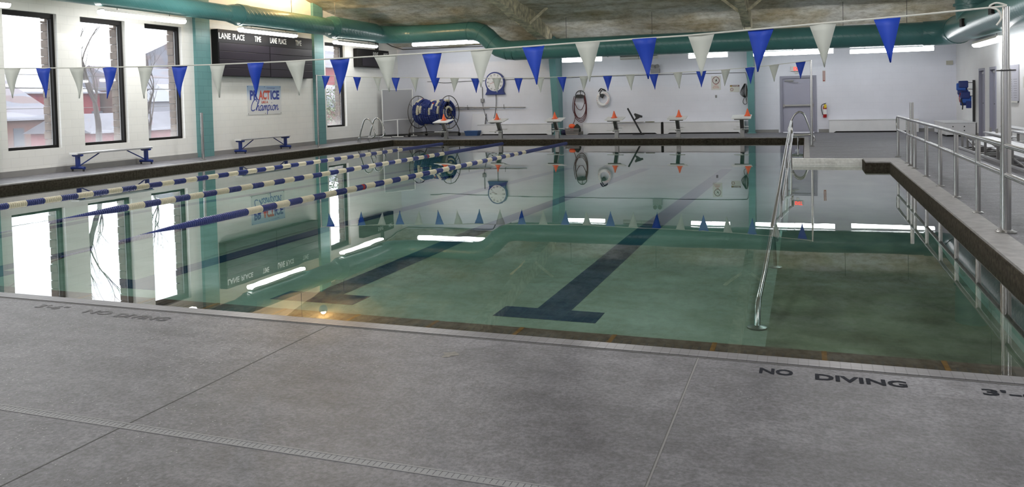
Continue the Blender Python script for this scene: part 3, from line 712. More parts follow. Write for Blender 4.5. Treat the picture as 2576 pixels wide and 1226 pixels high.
def pole(label, x, y, h, r, h2=None, group=None, collar=None):
    p = thing('flag_pole', label, 'pole', (x,y,0), group)
    q = MB(); q.cyl((x,y,0),(x,y,h2 or h), r, n=16); q.build('pole_tube', m_steel, p, True)
    if h2: MB().cyl((x,y,h2),(x,y,h), r*.72, n=14).build('upper_tube', m_steel, p, True)
    if collar: MB().cyl((x,y,collar),(x,y,collar+.012), r*1.9, n=14).build('collar', m_dark, p, True)
    MB().lathe([(r*2.1,0),(r*2.1,.012),(r*1.2,.03)], (x,y,0), n=16).build('base_flange', m_steeld, p, True)
    return p
pr = pole('tall steel pole at the right railing carrying the nearer pennants', 1.85, 9.2, 2.23, .045, 1.62, collar=1.60)
q = MB(); q.tube(smoothpath([(1.85,9.16,2.24),(1.76,9.16,2.27),(1.70,9.16,2.235),(1.77,9.15,2.2),(1.80,9.15,2.12),(1.76,9.15,2.05)]), .01, 6); q.build('tied_cord', m_cord, pr)
pole('thin steel pole holding the right end of the farther pennants', .14, 22.9, 2.28, .032, 1.85)
pole('thin steel pole holding the left end of the farther pennants', -15.10, 22.9, 2.40, .030)
pole('short steel stanchion on the left deck between window bays', -15.25, 17.6, 1.28, .038)
pole('short steel stanchion rising behind the right hand railing', 1.86, 16.9, 1.20, .035)

# ------------------------------------------------------------------ right hand railing
rl = thing('pool_railing', 'long two-bar stainless railing on the right deck edge', 'railing', (1.85,12,0))
XRl = 1.85; RR = .027
for zr, nm in ((.865,'top_rail'),(.575,'mid_rail')): MB().tube([(XRl,y,zr) for y in (19.25,17,13,9,4.6,3.2)], RR, 12).build(nm, m_steel, rl, True)
MB().tube(arc((XRl,19.25,.72), .145, pi/2, -pi/2, (0,1,0), (0,0,1), 10), RR, 12).build('end_bend', m_steel, rl, True)
for y in (19.22,17.45,16.35,14.85,13.4,12.05,10.6,9.33,7.8,6.2,4.8): 
    po = MB().cyl((XRl,y,0),(XRl,y,.86), .028, n=14).build('post', m_steel, rl, True)
    fl_ = MB().lathe([(.06,0),(.06,.008),(.03,.02)], (XRl,y,0), n=16).build('flange', m_steeld, po, True)
# ------------------------------------------------------------------ ramp handrail entering the water
rh = thing('ramp_handrail', 'chrome handrail sloping down into the water beside the ramp', 'handrail', (-.4,10,-.13))
A, B_ = Vector((-.31,18.8,.80)), Vector((-.40,8.3,-.33)); Kn = Vector((-.418,7.45,-.42)); Ft = Vector((-.42,7.35,-.61))
MB().tube([A, A.lerp(B_,.25), A.lerp(B_,.5), A.lerp(B_,.75), B_, Kn+Vector((0,.15,.005)), Kn+Vector((0,.02,-.03)), Ft], .027, 14).build('top_rail', m_steel, rh, True)
dn = Vector((.03,0,-.26))
MB().tube([A+dn, A.lerp(B_,.5)+dn, A.lerp(B_,.80)+dn], .022, 12).build('mid_rail', m_steel, rh, True)
MB().tube(arc(A+Vector((.015,0,-.13)), .13, pi/2, -pi/2, (0,1,0), (0,0,1), 8), .024, 12).build('end_bend', m_steel, rh, True)
for y in (17.6, 14.8, 12.2, 10.0):
    tt = (18.8-y)/(18.8-8.3); pz = A.lerp(B_, tt)
    po = MB().cyl((pz.x+.03,y,rz(y)),(pz.x+.01,y,pz.z), .021, n=12).build('post', m_steel, rh, True)
    MB().lathe([(.075,0),(.075,.008),(.03,.02)], (pz.x+.03,y,rz(y)), n=16).build('flange', m_steeld, po, True)
MB().lathe([(.085,0),(.085,.01),(.035,.024)], (Ft.x,Ft.y,-.617), n=20).build('flange', m_steeld, rh, True)

# ------------------------------------------------------------------ ladder grab rails
def grab(label, x, y, s, gap, group=None):
    r = thing('pool_ladder', label, 'ladder', (x,y,0), group)
    for dy in (0, gap):
        P_ = [(0,0),(.0,.10),(.06,.17),(.18,.185),(.45,.165),(.60,.175),(.69,.24),(.71,.33),(.66,.52),(.56,.74),(.46,.84),(.36,.85),(.27,.78),(.18,.55),(.10,.30),(.08,.15),(.08,0)]
        MB().tube(smoothpath([(x+s*a, y+dy, b) for a, b in P_], 3), .024, 10).build('grab_rail', m_steel, r, True)
        for a in (0, .08): MB().lathe([(.05,0),(.05,.008),(.028,.018)], (x+s*a,y+dy,0), n=14).build('flange', m_steeld, r, True)
    for zz_ in (-.28,-.55): MB().bbox(x+s*.42, x+s*.52, y+.02, y+gap-.02, zz_-.015, zz_+.015, .005).build('step', m_whitep, r)
    for dy in (.02, gap-.02): MB().cyl((x+s*.45,y+dy,-.62),(x+s*.45,y+dy,.17),.02,n=10).build('side_rail', m_steel, r, True)
    return r
grab('pair of looped chrome ladder rails on the far left deck edge', -15.30, 25.75, 1, .72)
grab('looped chrome ladder rails at the far right pool corner by the door', .22, 25.2, -1, .55)

# ------------------------------------------------------------------ benches on the left deck
def bench(label, y0, y1, x, h):
    r = thing('team_bench', label, 'bench', (x,(y0+y1)/2,0), 'blue legged benches on the left deck')
    MB().bbox(x-.12, x+.12, y0, y1, h-.045, h, .012).build('seat_plank', m_alu, r)
    for ye, sg in ((y0,1),(y1,-1)):
        MB().bbox(x-.122, x+.122, ye-.006 if sg > 0 else ye-.02, ye+.02 if sg > 0 else ye+.006, h-.047, h+.002, .006).build('end_cap', m_whitep, r)
        yl = ye+sg*.12
        lg = MB().bbox(x-.045, x+.045, yl-.035, yl+.035, .07, h-.09, .008).build('leg', m_bluep, r)
        MB().prism([(-.14,0),(.14,0),(.14,-.035),(.09,-.05),(-.09,-.05),(-.14,-.035)], (x,yl-.035,h-.045), (1,0,0), (0,0,1), (0,.07,0)).build('seat_bracket', m_bluep, lg)
        MB().tube([(x-.2,yl,.075),(x-.15,yl,.085),(x+.15,yl,.085),(x+.2,yl,.075)], .036, 12).build('foot_bar', m_bluep, lg, True)
        for dx in (-.17,.17): MB().cyl((x+dx,yl,0),(x+dx,yl,.05),.022,n=12).build('foot_pad', m_dark, lg)
        MB().bar((x,yl+sg*.03,.12),(x,yl+sg*.62,h-.05),.022,.022).build('diagonal_brace', m_bluep, r)
    return r
bench('aluminium bench with blue legs under the second and third windows', 14.12, 16.45, -15.97, .44)
bench('aluminium bench with blue legs under the large scoreboard poster', 19.93, 22.42, -15.97, .44)

# ------------------------------------------------------------------ scoreboards and poster
XS = -16.04
sbd = thing('scoreboard', 'large black swim scoreboard with lane, place and time headings', 'scoreboard', (XS,21.7,3.0))
SY0, SY1, SZ0, SZ1 = 19.31, 24.11, 2.33, 3.70
MB().bbox(XW+.003, XS, SY0, SY1, SZ0, SZ1, .012).build('cabinet', m_black, sbd)
ymid = 21.73
for c0, c1 in ((SY0+.03, ymid-.02), (ymid+.02, SY1-.03)):
    for k in range(4):
        z1 = 3.31-k*.245
        MB().bbox(XS-.01, XS+.012, c0, c1, z1-.236, z1, .006).build('display_panel', m_panel, sbd)
MB().box(XS-.01, XS+.008, SY0+.005, SY1-.005, 3.322, SZ1-.01).build('header_panel', simple('header_black', (.012,.012,.015,1), .5, spec=.2), sbd)
UY, UZ = (0,1,0), (0,0,1)
for s_, ya, yb in (('LANE',19.34,19.86),('PLACE',19.96,20.50),('TIME',20.98,21.30),('LANE',21.76,22.12),('PLACE',22.20,22.62),('TIME',23.13,23.47)):
    text('lettering', s_, (XS+.010, ya, 3.42), UY, UZ, yb-ya, .175, m_txtw, sbd, bold=.02)
sb2 = thing('scoreboard', 'small black scoreboard with event and heat headings near the far left corner', 'scoreboard', (-16.1,28.4,3.2))
MB().bbox(XW+.003, -16.1, 27.25, 29.75, 2.83, 3.54, .012).build('cabinet', m_black, sb2)
MB().box(-16.11, -16.092, 27.60, 29.72, 2.88, 3.24).build('display_panel', m_panel, sb2)
for s_, ya, yb in (('EVENT',28.42,28.84),('HEAT',29.28,29.62)): text('lettering', s_, (-16.088, ya, 3.30), UY, UZ, yb-ya, .14, m_txtw, sb2, bold=.02)
MB().bbox(XW, -16.2, 28.95, 29.1, 3.54, 3.95, .01).build('mounting_post', m_dark, sb2)
po = thing('poster', 'blue and white practice poster on the block wall under the large scoreboard', 'poster', (XW,21.7,1.6))
PY0, PY1, PZ0, PZ1 = 20.85, 22.57, 1.15, 2.06
MB().box(XW+.002, XW+.014, PY0, PY1, PZ0, PZ1).build('poster_sheet', m_poster, po)
xx = XW+.017
for s_, ya, yb, mm in (('PR',20.97,21.37,m_txtb),('ACT',21.40,21.98,m_txtr),('ICE',22.01,22.47,m_txtb)):
    text('lettering', s_, (xx, ya, 1.615), UY, UZ, yb-ya, .30, mm, po, bold=.045)
text('lettering', 'LIKE A', (xx, 21.53, 1.50), UY, UZ, .34, .08, m_txtr, po, bold=.03)
text('lettering', 'Conestoga', (xx, 21.83, 1.965), UY, UZ, .42, .05, m_txtb, po, shear=.4)
# script word drawn as brush strokes
def strokes(word_pts, y0, z0, sc, r, mat, parent):
    for st in word_pts:
        q = MB().tube(smoothpath([(xx, y0+a*sc+.12*sc*b, z0+b*sc*.66) for a, b in st], 4), r, 6)
        for v_ in q.v: v_.x = xx+(v_.x-xx)*.08
        q.build('lettering', mat, parent)
CH = [[(.62,1.05),(.55,1.28),(.40,1.30),(.18,1.0),(.06,.5),(.10,.12),(.30,.0),(.52,.12)],
      [(.62,.1),(.75,.5),(.95,1.15),(.92,1.3),(.82,1.2),(.72,.0)], [(.74,.3),(.88,.58),(.97,.5),(.95,.1),(1.03,.02),(1.12,.15)],
      [(1.42,.55),(1.28,.62),(1.14,.4),(1.14,.1),(1.25,.0),(1.38,.25),(1.45,.6),(1.42,.1),(1.5,.02),(1.56,.15)],
      [(1.62,.6),(1.58,.0),(1.66,.42),(1.76,.6),(1.8,.5),(1.78,.0),(1.86,.42),(1.96,.6),(2.0,.5),(2.0,.1),(2.08,.05)],
      [(2.16,.62),(2.12,.0),(2.10,-.5)], [(2.14,.4),(2.26,.62),(2.38,.5),(2.34,.12),(2.22,.0),(2.13,.12)],
      [(2.52,.6),(2.50,.12),(2.58,.02),(2.66,.15)], [(2.56,.88),(2.57,.94)],
      [(2.86,.6),(2.74,.5),(2.72,.15),(2.84,.0),(2.96,.15),(2.98,.45),(2.88,.62),(3.06,.55)],
      [(3.12,.6),(3.10,.0),(3.18,.42),(3.3,.62),(3.36,.5),(3.36,.12),(3.44,.02),(3.52,.2)]]
strokes(CH, 20.98, 1.275, .405, .017, m_txtb, po)
for a in (PY0+.03, (PY0+PY1)/2, PY1-.03):
    for b in (PZ0+.03, PZ1-.03): MB().cyl((XW+.01,a,b),(XW+.018,a,b),.012,n=8).build('pin', m_dark, po)

# ------------------------------------------------------------------ starting blocks and cones
BX = [(-12.74,'leftmost starting block in front of the lane rope reel'),(-10.546,'second starting block from the left below the pace clock'),(-8.372,'third starting block from the left by the teal column'),
      (-6.207,'fourth starting block from the left below the ring buoy'),(-4.072,'fifth starting block from the left beside the leaning black pole'),(-1.983,'rightmost starting block beside the right teal column')]
CN = [(0,'orange cone on the leftmost starting block',-.0),(0,'orange cone on the second starting block from the left',-.06),(0,'orange cone on the third starting block from the left',-.02),
      (0,'orange cone on the fourth starting block from the left',-.03),(0,'orange cone on the fifth starting block from the left',.06),(0,'orange cone on the rightmost starting block',.20)]
def make_block():
    r = thing('starting_block', BX[0][1], 'starting block', (0,0,0), 'starting blocks along the far edge')
    MB().hexa([(-.31,-.52,.615),(.31,-.52,.615),(.31,.06,.71),(-.31,.06,.71),(-.31,-.52,.645),(.31,-.52,.645),(.31,.06,.74),(-.31,.06,.74)]).build('platform', m_whitep, r)
    MB().hexa([(-.22,-.50,.585),(.22,-.50,.585),(.22,.0,.675),(-.22,.0,.675),(-.22,-.50,.615),(.22,-.50,.615),(.22,.0,.705),(-.22,.0,.705)]).build('platform_frame', m_iron, r)
    MB().bar((0,.0,0),(0,.0,.27),.13,.13,Vector((1,0,0))).bar((0,.0,.26),(0,-.26,.62),.13,.12,Vector((1,0,0))).build('post', m_steeld, r)
    MB().bbox(-.19,.19,-.0,.22,.33,.355,.006).build('rear_step', m_whitep, r)
    MB().cyl((-.24,-.52,.29),(.24,-.52,.29),.013,n=10).build('grip_bar', m_whitep, r, True)
    MB().bar((0,-.52,.29),(0,-.12,.33),.03,.02).cyl((0,-.53,.26),(0,-.51,.26),.03).build('grip_arm', m_steeld, r)
    MB().bbox(-.14,.14,-.03,.16,0,.012,.004).build('base_plate', m_steeld, r)
    MB().prism([(-.02,0),(.02,0),(.02,.012),(-.02,.012)], (0,-.45,.6585), (1,0,0), (0,1,.164), (0,0,.001)).build('number_mark', m_dark, r)
    return r
def make_cone():
    r = thing('traffic_cone', CN[0][1], 'cone', (0,0,0), 'orange cones on the starting blocks')
    MB().lathe([(.085,.006),(.08,.02),(.012,.235),(.004,.238)], n=20).build('cone_body', m_orange, r, True)
    MB().bbox(-.10,.10,-.10,.10,0,.012,.004).build('cone_base', m_orange, r)
    return r
b0 = make_block(); c0 = make_cone()
for k, (x, lb) in enumerate(BX):
    b = b0 if k == 0 else copy_tree(b0); b.location = (x, 27.86, 0); b['label'] = lb
    c = c0 if k == 0 else copy_tree(c0); c.location = (x+CN[k][2]-.02, 27.86-.12, .7135); c['label'] = CN[k][1]; c.rotation_euler = (radians(9.3),0,0)

# ------------------------------------------------------------------ far wall furniture
def heater(label, x0, x1):
    r = thing('baseboard_cabinet', label, 'cabinet', ((x0+x1)/2,30.7,0), 'long low white cabinets against the far wall')
    q = MB(); q.prism([(x0,0),(x0+.14,0),(x0+.22,.045),(x1-.22,.045),(x1-.14,0),(x1,0),(x1,.43),(x0,.43)], (0,30.56,0), (1,0,0), (0,0,1), (0,.02,0))
    q.box(x0,x0+.02,30.57,30.84,0,.43).box(x1-.02,x1,30.57,30.84,0,.43); q.build('front_panel', m_white, r)
    MB().box(x0-.01,x1+.01,30.54,30.84,.43,.445).build('top_panel', m_white, r)
    MB().box(x0+.05,x1-.05,30.62,30.66,.0,.06).build('kick_recess', m_black, r)
    return r
heater('long low white cabinet behind the second and third starting blocks', -12.57, -9.42)
heater('long low white cabinet behind the fourth starting block', -8.13, -5.12)
heater('long low white cabinet behind the fifth and sixth starting blocks', -5.02, -2.10)
heater('long low white cabinet right of the exit door', .76, 3.58)
MB_ = MB().box(-5.115, -5.03, 30.58, 30.8, 0, .44); tag(MB_.build('gap_board', m_black), 'narrow dark board standing between two low white cabinets', 'board')
q = MB().bbox(-6.98,-5.78,30.44,30.66,.447,.475,.006); tag(q.build('shelf_board', m_offw), 'pale flat board lying on the low cabinet behind the black pole', 'board')
q = MB().bbox(-5.70,-5.36,30.50,30.60,.447,.47,.008); tag(q.build('strap_bundle', simple('olive_strap', (.12,.12,.02,1), .7)), 'small olive strap lying on the low cabinet beside the pale board', 'strap')
lp = thing('leaning_pole', 'black pole with a clamp leaning against the low white cabinet', 'pole', (-5.7,29.9,0))
MB().bar((-5.72,29.95,.0),(-6.36,30.52,.98),.045,.045).build('pole_bar', m_dark, lp)
MB().prism([(0,0),(.09,.14),(.02,.26),(.06,.30),(.34,.20),(.33,.13),(.24,.13),(.16,.08)], (-6.10,30.27,.50), (1,0,0), (0,0,1), (0,.06,0)).build('clamp', m_dark, lp)
MB().bbox(-6.05,-5.62,29.82,29.92,0,.02,.005).build('foot_plate', m_dark, lp)
# pace clock
pc = thing('pace_clock', 'round blue and white swim pace clock on the far wall', 'clock', (-11.84,30.8,2.1))
CX, CZ = -11.84, 2.135
out_ = [(-.43,-.49),(-.355,-.36),(-.36,-.30)]+[(.415*cos(a),.43*sin(a)) for a in [radians(212-k*244/28) for k in range(29)]]+[(.36,-.30),(.355,-.36),(.43,-.49)]
MB().prism(out_, (CX,30.74,CZ), (1,0,0), (0,0,1), (0,.11,0)).build('clock_housing', m_bluep, pc)
MB().lathe([(.365,0),(.365,.012)], (CX,30.745,CZ+.01), (0,-1,0), 40).build('clock_face', m_sign, pc)
yy_ = 30.730
for k, s_ in enumerate(('60','5','10','15','20','25','30','35','40','45','50','55')):
    a = pi/2-k*2*pi/12; w_ = .075 if len(s_) == 2 else .035
    text('numeral', s_, (CX+.295*cos(a)-w_/2, yy_, CZ+.01+.305*sin(a)-.03), (1,0,0), (0,0,1), w_, .06, m_dark, pc, bold=.01)
    MB().bar((CX+.235*cos(a),yy_,CZ+.01+.235*sin(a)),(CX+.212*cos(a),yy_,CZ+.01+.212*sin(a)),.006,.006).build('tick', m_dark, pc)
for L_, ang, mm in ((.24,195,m_redf),(.12,168,m_dark)):
    a = radians(ang); MB().bar((CX,yy_-.006,CZ+.01),(CX+L_*cos(a),yy_-.006,CZ+.01+L_*sin(a)),.012,.004,Vector((0,1,0))).build('clock_hand', mm, pc)
MB().tube(smoothpath([(CX+.02,30.79,1.65),(CX+.02,30.8,1.3),(CX-.02,30.8,.95),(CX-.12,30.8,.65),(CX-.35,30.79,.50)]), .012, 6).build('power_cord', m_dark, pc)
# outlet with cords
ot = thing('power_outlet', 'small grey outlet box with a dangling cord left of the pace clock', 'outlet', (-12.42,30.82,1.43))
MB().bbox(-12.50,-12.35,30.78,30.85,1.34,1.49,.01).build('outlet_box', m_grey, ot)
MB().cyl((-12.42,30.82,1.49),(-12.42,30.82,1.98),.012,n=8).build('conduit', m_iron, ot)
MB().tube(smoothpath([(-12.42,30.79,1.34),(-12.38,30.79,1.1),(-12.30,30.79,.8),(-12.2,30.76,.56),(-12.0,30.7,.47),(-11.8,30.74,.50)]), .010, 6).build('power_cord', m_dark, ot)
# wall rod on brackets
wr_ = thing('storage_pole', 'long thin grey pole resting on brackets along the far wall behind the reel', 'pole', (-12.1,30.75,1.14))
MB().cyl((-14.9,30.76,1.19),(-10.55,30.76,1.10),.022,n=10).build('rod', m_steeld, wr_, True)
MB().cyl((-14.6,30.76,1.14),(-12.1,30.76,1.09),.018,n=10).build('rod', m_steeld, wr_, True)
for x in (-14.55,-13.05,-11.45): MB().tube([(x,30.835,1.06),(x,30.72,1.06),(x,30.70,1.10),(x,30.70,1.24)], .010, 6).build('bracket', m_iron, wr_)
# cable along the far wall
cb = thing('strung_cable', 'dark cable strung along the far wall ending in a coil', 'cable', (-8,30.8,2.23))
pts = [(-14.9,30.82,2.26),(-14.5,30.82,2.25),(-14.25,30.82,2.20),(-13.9,30.82,2.19),(-13.2,30.82,2.23),(-12,30.82,2.22),(-10.6,30.82,2.25),(-9.3,30.78,2.23),(-8,30.82,2.24),(-5.5,30.82,2.235),(-3.5,30.82,2.22),(-2.05,30.82,2.20)]
MB().tube(smoothpath(pts,3), .009, 6).build('cable_run', m_iron, cb)
MB().tube(smoothpath([(-2.05,30.80,2.20),(-2.0,30.8,2.0),(-1.98,30.8,1.8)],3), .009, 6).build('cable_drop', m_iron, cb)
for k in range(5):
    w_ = .05+.035*k; MB().tube(smoothpath([(-2.05-w_*.2,30.74-.01*k,1.80),(-2.05-w_,30.74-.01*k,1.55-.02*k),(-2.06,30.74-.01*k,1.30),(-2.05+w_*.3,30.74-.01*k,1.55),(-2.04,30.74-.01*k,1.80)]), .011, 6).build('coil_loop', m_dark, cb)
MB().tube(smoothpath([(-2.08,30.74,1.35),(-2.15,30.74,1.15),(-2.10,30.74,1.05),(-2.02,30.74,1.08),(-2.03,30.74,1.2),(-2.07,30.74,1.35)]), .011, 6).build('coil_loop', m_dark, cb)
# hose on hanger
hs = thing('garden_hose', 'coiled maroon hose hanging on the far wall above the basket', 'hose', (-8.27,30.7,1.1))
for k, (dx, wd, bt) in enumerate(((0,.215,.62),(.01,.235,.50),(-.01,.20,.98),(.02,.22,.56),(-.02,.245,.66))):
    MB().tube(smoothpath([(-8.27+dx-wd*.8,30.72-.02*k,1.50),(-8.27+dx-wd*1.05,30.71-.02*k,1.2),(-8.27+dx-wd,30.71-.02*k,bt+.25),(-8.27+dx-wd*.4,30.71-.02*k,bt+.02),(-8.27+dx+wd*.4,30.71-.02*k,bt),(-8.27+dx+wd,30.71-.02*k,bt+.25),(-8.27+dx+wd*1.05,30.71-.02*k,1.2),(-8.27+dx+wd*.8,30.72-.02*k,1.50)]), .013, 7).build('hose_loop', m_maroon, hs, True)
MB().tube(smoothpath([(-8.47,30.7,.75),(-8.5,30.68,.55),(-8.55,30.62,.40)]), .013, 7).build('hose_tail', m_maroon, hs, True)
hh = thing('hose_hanger', 'black wall bracket holding the coiled maroon hose', 'bracket', (-8.27,30.8,1.55))
MB().tube(arc((-8.27,30.76,1.52), .19, 0, pi, (1,0,0), (0,0,1), 14), .014, 8).build('outer_hoop', m_dark, hh, True)
MB().prism([(-.19,-.07),(.19,-.07),(.17,.02),(.1,.06),(-.1,.06),(-.17,.02)], (-8.27,30.62,1.50), (1,0,0), (0,0,1), (0,.04,0)).build('front_lip', m_dark, hh)
MB().bar((-8.27,30.78,1.42),(-8.27,30.78,1.71),.02,.02).bar((-8.45,30.78,1.52),(-8.09,30.78,1.52),.02,.02).bar((-8.27,30.84,1.46),(-8.27,30.62,1.46),.2,.03).build('bracket_arm', m_dark, hh)
# ring buoy
rb = thing('ring_buoy', 'white ring buoy with faded red lettering on the far wall', 'ring buoy', (-7.36,30.74,1.38))
RCX, RCZ = -7.36, 1.37
q = MB(); q.tube([(RCX+.215*cos(a), 30.76, RCZ+.235*sin(a)) for a in [2*pi*k/32 for k in range(32)]], .062, 12, closed=True); q.build('ring', m_whitep, rb, True)
def arc_text(s_, a0, a1, r_, parent):
    for k, ch in enumerate(s_):
        if ch == ' ': continue
        a = radians(a0+(a1-a0)*k/(len(s_)-1)); u = Vector((sin(a),0,-cos(a))); v_ = Vector((cos(a),0,sin(a)))
        p_ = Vector((RCX,30.695,RCZ))+v_*(r_-.025)-u*.018; text('lettering', ch, p_, u, v_, .032, .05, m_redfade, parent)
m_redfade = simple('faded_red_lettering', (.60,.28,.28,1), .6)
arc_text('South Hills', 80, -60, .235, rb); arc_text('YMCA', 215, 150, .225, rb)
MB().tube(smoothpath([(RCX-.07,30.70,RCZ+.36),(RCX-.16,30.70,RCZ+.28),(RCX-.06,30.68,RCZ+.40),(RCX+.05,30.70,RCZ+.33),(RCX+.13,30.68,RCZ+.30),(RCX+.02,30.68,RCZ+.37),(RCX-.10,30.69,RCZ+.24),(RCX-.09,30.68,RCZ+.12)]), .018, 7).build('rope', m_dark, rb)
MB().sph((RCX-.03,30.70,RCZ+.13),.09,.03,.06,jit=.1).sph((RCX-.02,30.70,RCZ+.07),.05,.03,.05,jit=.1).build('rope_bundle', m_dark, rb, True)
MB().tube(smoothpath([(RCX-.25,30.74,RCZ-.15),(RCX-.15,30.73,RCZ-.33),(RCX,30.73,RCZ-.29),(RCX+.12,30.73,RCZ-.35),(RCX+.25,30.74,RCZ-.15)]), .008, 6).build('grab_line', m_cord, rb)
# basket with gear
bk = thing('laundry_basket', 'taupe plastic basket with slotted sides holding swim gear by the teal column', 'basket', (-8.5,30.3,0))
bx0, bx1, by0, by1, bh = -8.74, -8.19, 30.12, 30.46, .25
MB().hexa([(bx0+.04,by0+.03,0),(bx1-.04,by0+.03,0),(bx1-.04,by1-.03,0),(bx0+.04,by1-.03,0),(bx0+.04,by0+.03,.02),(bx1-.04,by0+.03,.02),(bx1-.04,by1-.03,.02),(bx0+.04,by1-.03,.02)]).build('basket_bottom', m_basket, bk)
q = MB()
for (a, b) in (((bx0,by0),(bx1,by0)),((bx1,by0),(bx1,by1)),((bx1,by1),(bx0,by1)),((bx0,by1),(bx0,by0))):
    a, b = Vector((*a,0)), Vector((*b,0)); ctr = Vector(((bx0+bx1)/2,(by0+by1)/2,0)); m_ = max(3,int((b-a).length/.04))
    def tp(p_, z): return p_+(ctr-p_)*(.12*(1-z/bh))+Vector((0,0,z))
    for z0,z1 in ((0.0,.05),(.085,.10),(.135,.15),(.185,.25)):
        i_ = (ctr-(a+b)/2).normalized()*.006
        q.hexa([tp(a,z0),tp(b,z0),tp(b,z0)+i_,tp(a,z0)+i_,tp(a,z1),tp(b,z1),tp(b,z1)+i_,tp(a,z1)+i_])
    for k in range(m_+1):
        p_ = a.lerp(b,k/m_); i_ = (ctr-(a+b)/2).normalized()*.003; q.bar(tp(p_,.03)+i_, tp(p_,.2)+i_, .014, .006, i_)
q.build('basket_side', m_basket, bk)
q = MB(); q.tube([(bx0,by0,bh),(bx1,by0,bh),(bx1,by1,bh),(bx0,by1,bh)], .014, 8, closed=True); q.build('basket_rim', m_basket, bk, True)
tag(MB().sph((-8.50,30.26,.345),.135,.09,.085,jit=.05).build('orange_float', m_orange, None, True), 'orange rounded float lying in the taupe basket', 'float')
gb = MB(); gb.lathe([(.13,0),(.15,.05),(.12,.2),(.03,.3)], (-8.30,30.30,.12), n=16); tag(gb.build('mesh_bag', simple('dark_green_mesh', (.02,.028,.022,1), .8, 0, .3, 20), None, True), 'dark mesh bag standing in the taupe basket', 'bag')
tag(MB().bbox(-8.56,-8.40,30.15,30.21,.17,.29,.015).build('red_strap', m_red), 'red strap hanging over the front of the taupe basket', 'strap')
tag(MB().bbox(-8.70,-8.64,30.18,30.26,.16,.31,.01).build('white_bottle', m_whitep), 'small white bottle at the left end of the taupe basket', 'bottle')
tag(MB().sph((-8.86,30.45,.10),.13,.12,.10,jit=.06).build('navy_bag', simple('navy_cloth', (.012,.012,.05,1), .8), None, True), 'navy cloth bundle on the deck beside the teal column', 'bag')
# blue bin & white panel leaning
q = MB(); q.hexa([(-12.95,30.20,0),(-12.45,30.20,0),(-12.45,30.5,0),(-12.95,30.5,0),(-13.0,30.17,.19),(-12.40,30.17,.19),(-12.40,30.53,.19),(-13.0,30.53,.19)])
bb = thing('storage_bin', 'low blue plastic bin on the far deck right of the reel', 'bin', (-12.7,30.3,0)); q.build('bin_body', simple('faded_blue_bin', (.03,.08,.22,1), .5), bb)
MB().tube([(-13.0,30.17,.19),(-12.40,30.17,.19),(-12.40,30.53,.19),(-13.0,30.53,.19)], .012, 6, closed=True).build('bin_rim', simple('blue_rim', (.04,.10,.27,1), .5), bb)
lb_ = thing('whiteboard', 'tall white panel leaning against the far wall behind the second block', 'board', (-12.6,30.75,0))
MB().hexa([(-12.92,30.64,0),(-12.33,30.64,0),(-12.33,30.66,0),(-12.92,30.66,0),(-12.87,30.80,.87),(-12.27,30.80,.87),(-12.27,30.82,.87),(-12.87,30.82,.87)]).build('panel', simple('glossy_white_panel', (.66,.67,.72,1), .12), lb_)
MB().bar((-12.33,30.64,0),(-12.27,30.80,.87),.02,.02).build('panel_edge', m_dark, lb_)
# signs, lights and fittings on the far wall
def nosign(label, x0, x1, z0, z1):
    r = thing('sign', label, 'sign', ((x0+x1)/2,30.84,(z0+z1)/2)); MB().box(x0,x1,30.838,30.848,z0,z1).build('sign_board', simple('aged_sign_board', (.60,.60,.56,1), .35), r); return r
sg = nosign('white sign with a red crossed circle left of the danger sign', -3.28, -2.94, 1.60, 2.12)
MB().tube([(-3.11+.12*cos(a),30.835,1.95+.13*sin(a)) for a in [2*pi*k/28 for k in range(28)]], .011, 6, closed=True).build('red_circle', simple('dull_red', (.22,.05,.06,1), .5), sg, True)
MB().bar((-3.19,30.834,2.04),(-3.03,30.834,1.86),.014,.006).build('red_slash', simple('dull_red2', (.22,.05,.06,1), .5), sg)
MB().bar((-3.06,30.833,2.03),(-3.14,30.833,1.88),.03,.008).sph((-3.10,30.832,1.95),.025,.005,.03).build('diver_figure', m_dark, sg)
for s_, x, z_, w_, in (('NO',-3.155,1.775,.09),('DIVING',-3.20,1.715,.18),('ALLOWED',-3.23,1.66,.23)): text('lettering', s_, (x,30.838,z_), (1,0,0), (0,0,1), w_, .036, m_txtr, sg, bold=.01)
sg = nosign('small danger sign right of the crossed circle sign', -2.615, -2.275, 1.505, 1.765)
MB().box(-2.61,-2.28,30.836,30.841,1.70,1.76).build('header_band', simple('dark_maroon', (.09,.02,.02,1), .5), sg)
text('lettering', 'DANGER', (-2.53,30.834,1.71), (1,0,0), (0,0,1), .22, .04, m_txtw, sg, bold=.01)
MB().prism([(-.025,0),(.025,0),(0,.04)], (-2.57,30.833,1.71), (1,0,0), (0,0,1), (0,.003,0)).build('warning_triangle', m_yel, sg)
MB().tube([(-2.545+.05*cos(a),30.837,1.60+.05*sin(a)) for a in [2*pi*k/24 for k in range(24)]], .008, 6, closed=True).build('red_circle', simple('dull_red3', (.25,.06,.05,1), .5), sg)
MB().bar((-2.58,30.836,1.635),(-2.51,30.836,1.565),.010,.004).build('red_slash', simple('dull_red4', (.25,.06,.05,1), .5), sg)
sg = nosign('narrow vertical extinguisher sign above the fire extinguisher', .56, .66, 1.79, 2.19)
for x in (.585,.635): MB().box(x-.010,x+.010,30.835,30.841,1.81,2.17).build('red_stripe', m_redfade if False else simple('sign_red', (.30,.04,.04,1), .5), sg)
MB().prism([(-.035,.04),(.035,.04),(0,0)], (.61,30.834,1.80), (1,0,0), (0,0,1), (0,.003,0)).build('arrow_head', simple('sign_red2', (.30,.04,.04,1), .5), sg)
tag(MB().bbox(-3.15,-3.08,30.83,30.86,1.31,1.41,.006).build('light_switch', m_grey), 'small grey switch plate under the crossed circle sign', 'switch')
ex = thing('exit_sign', 'lit red EXIT sign above the far door', 'sign', (-.28,30.78,2.28))
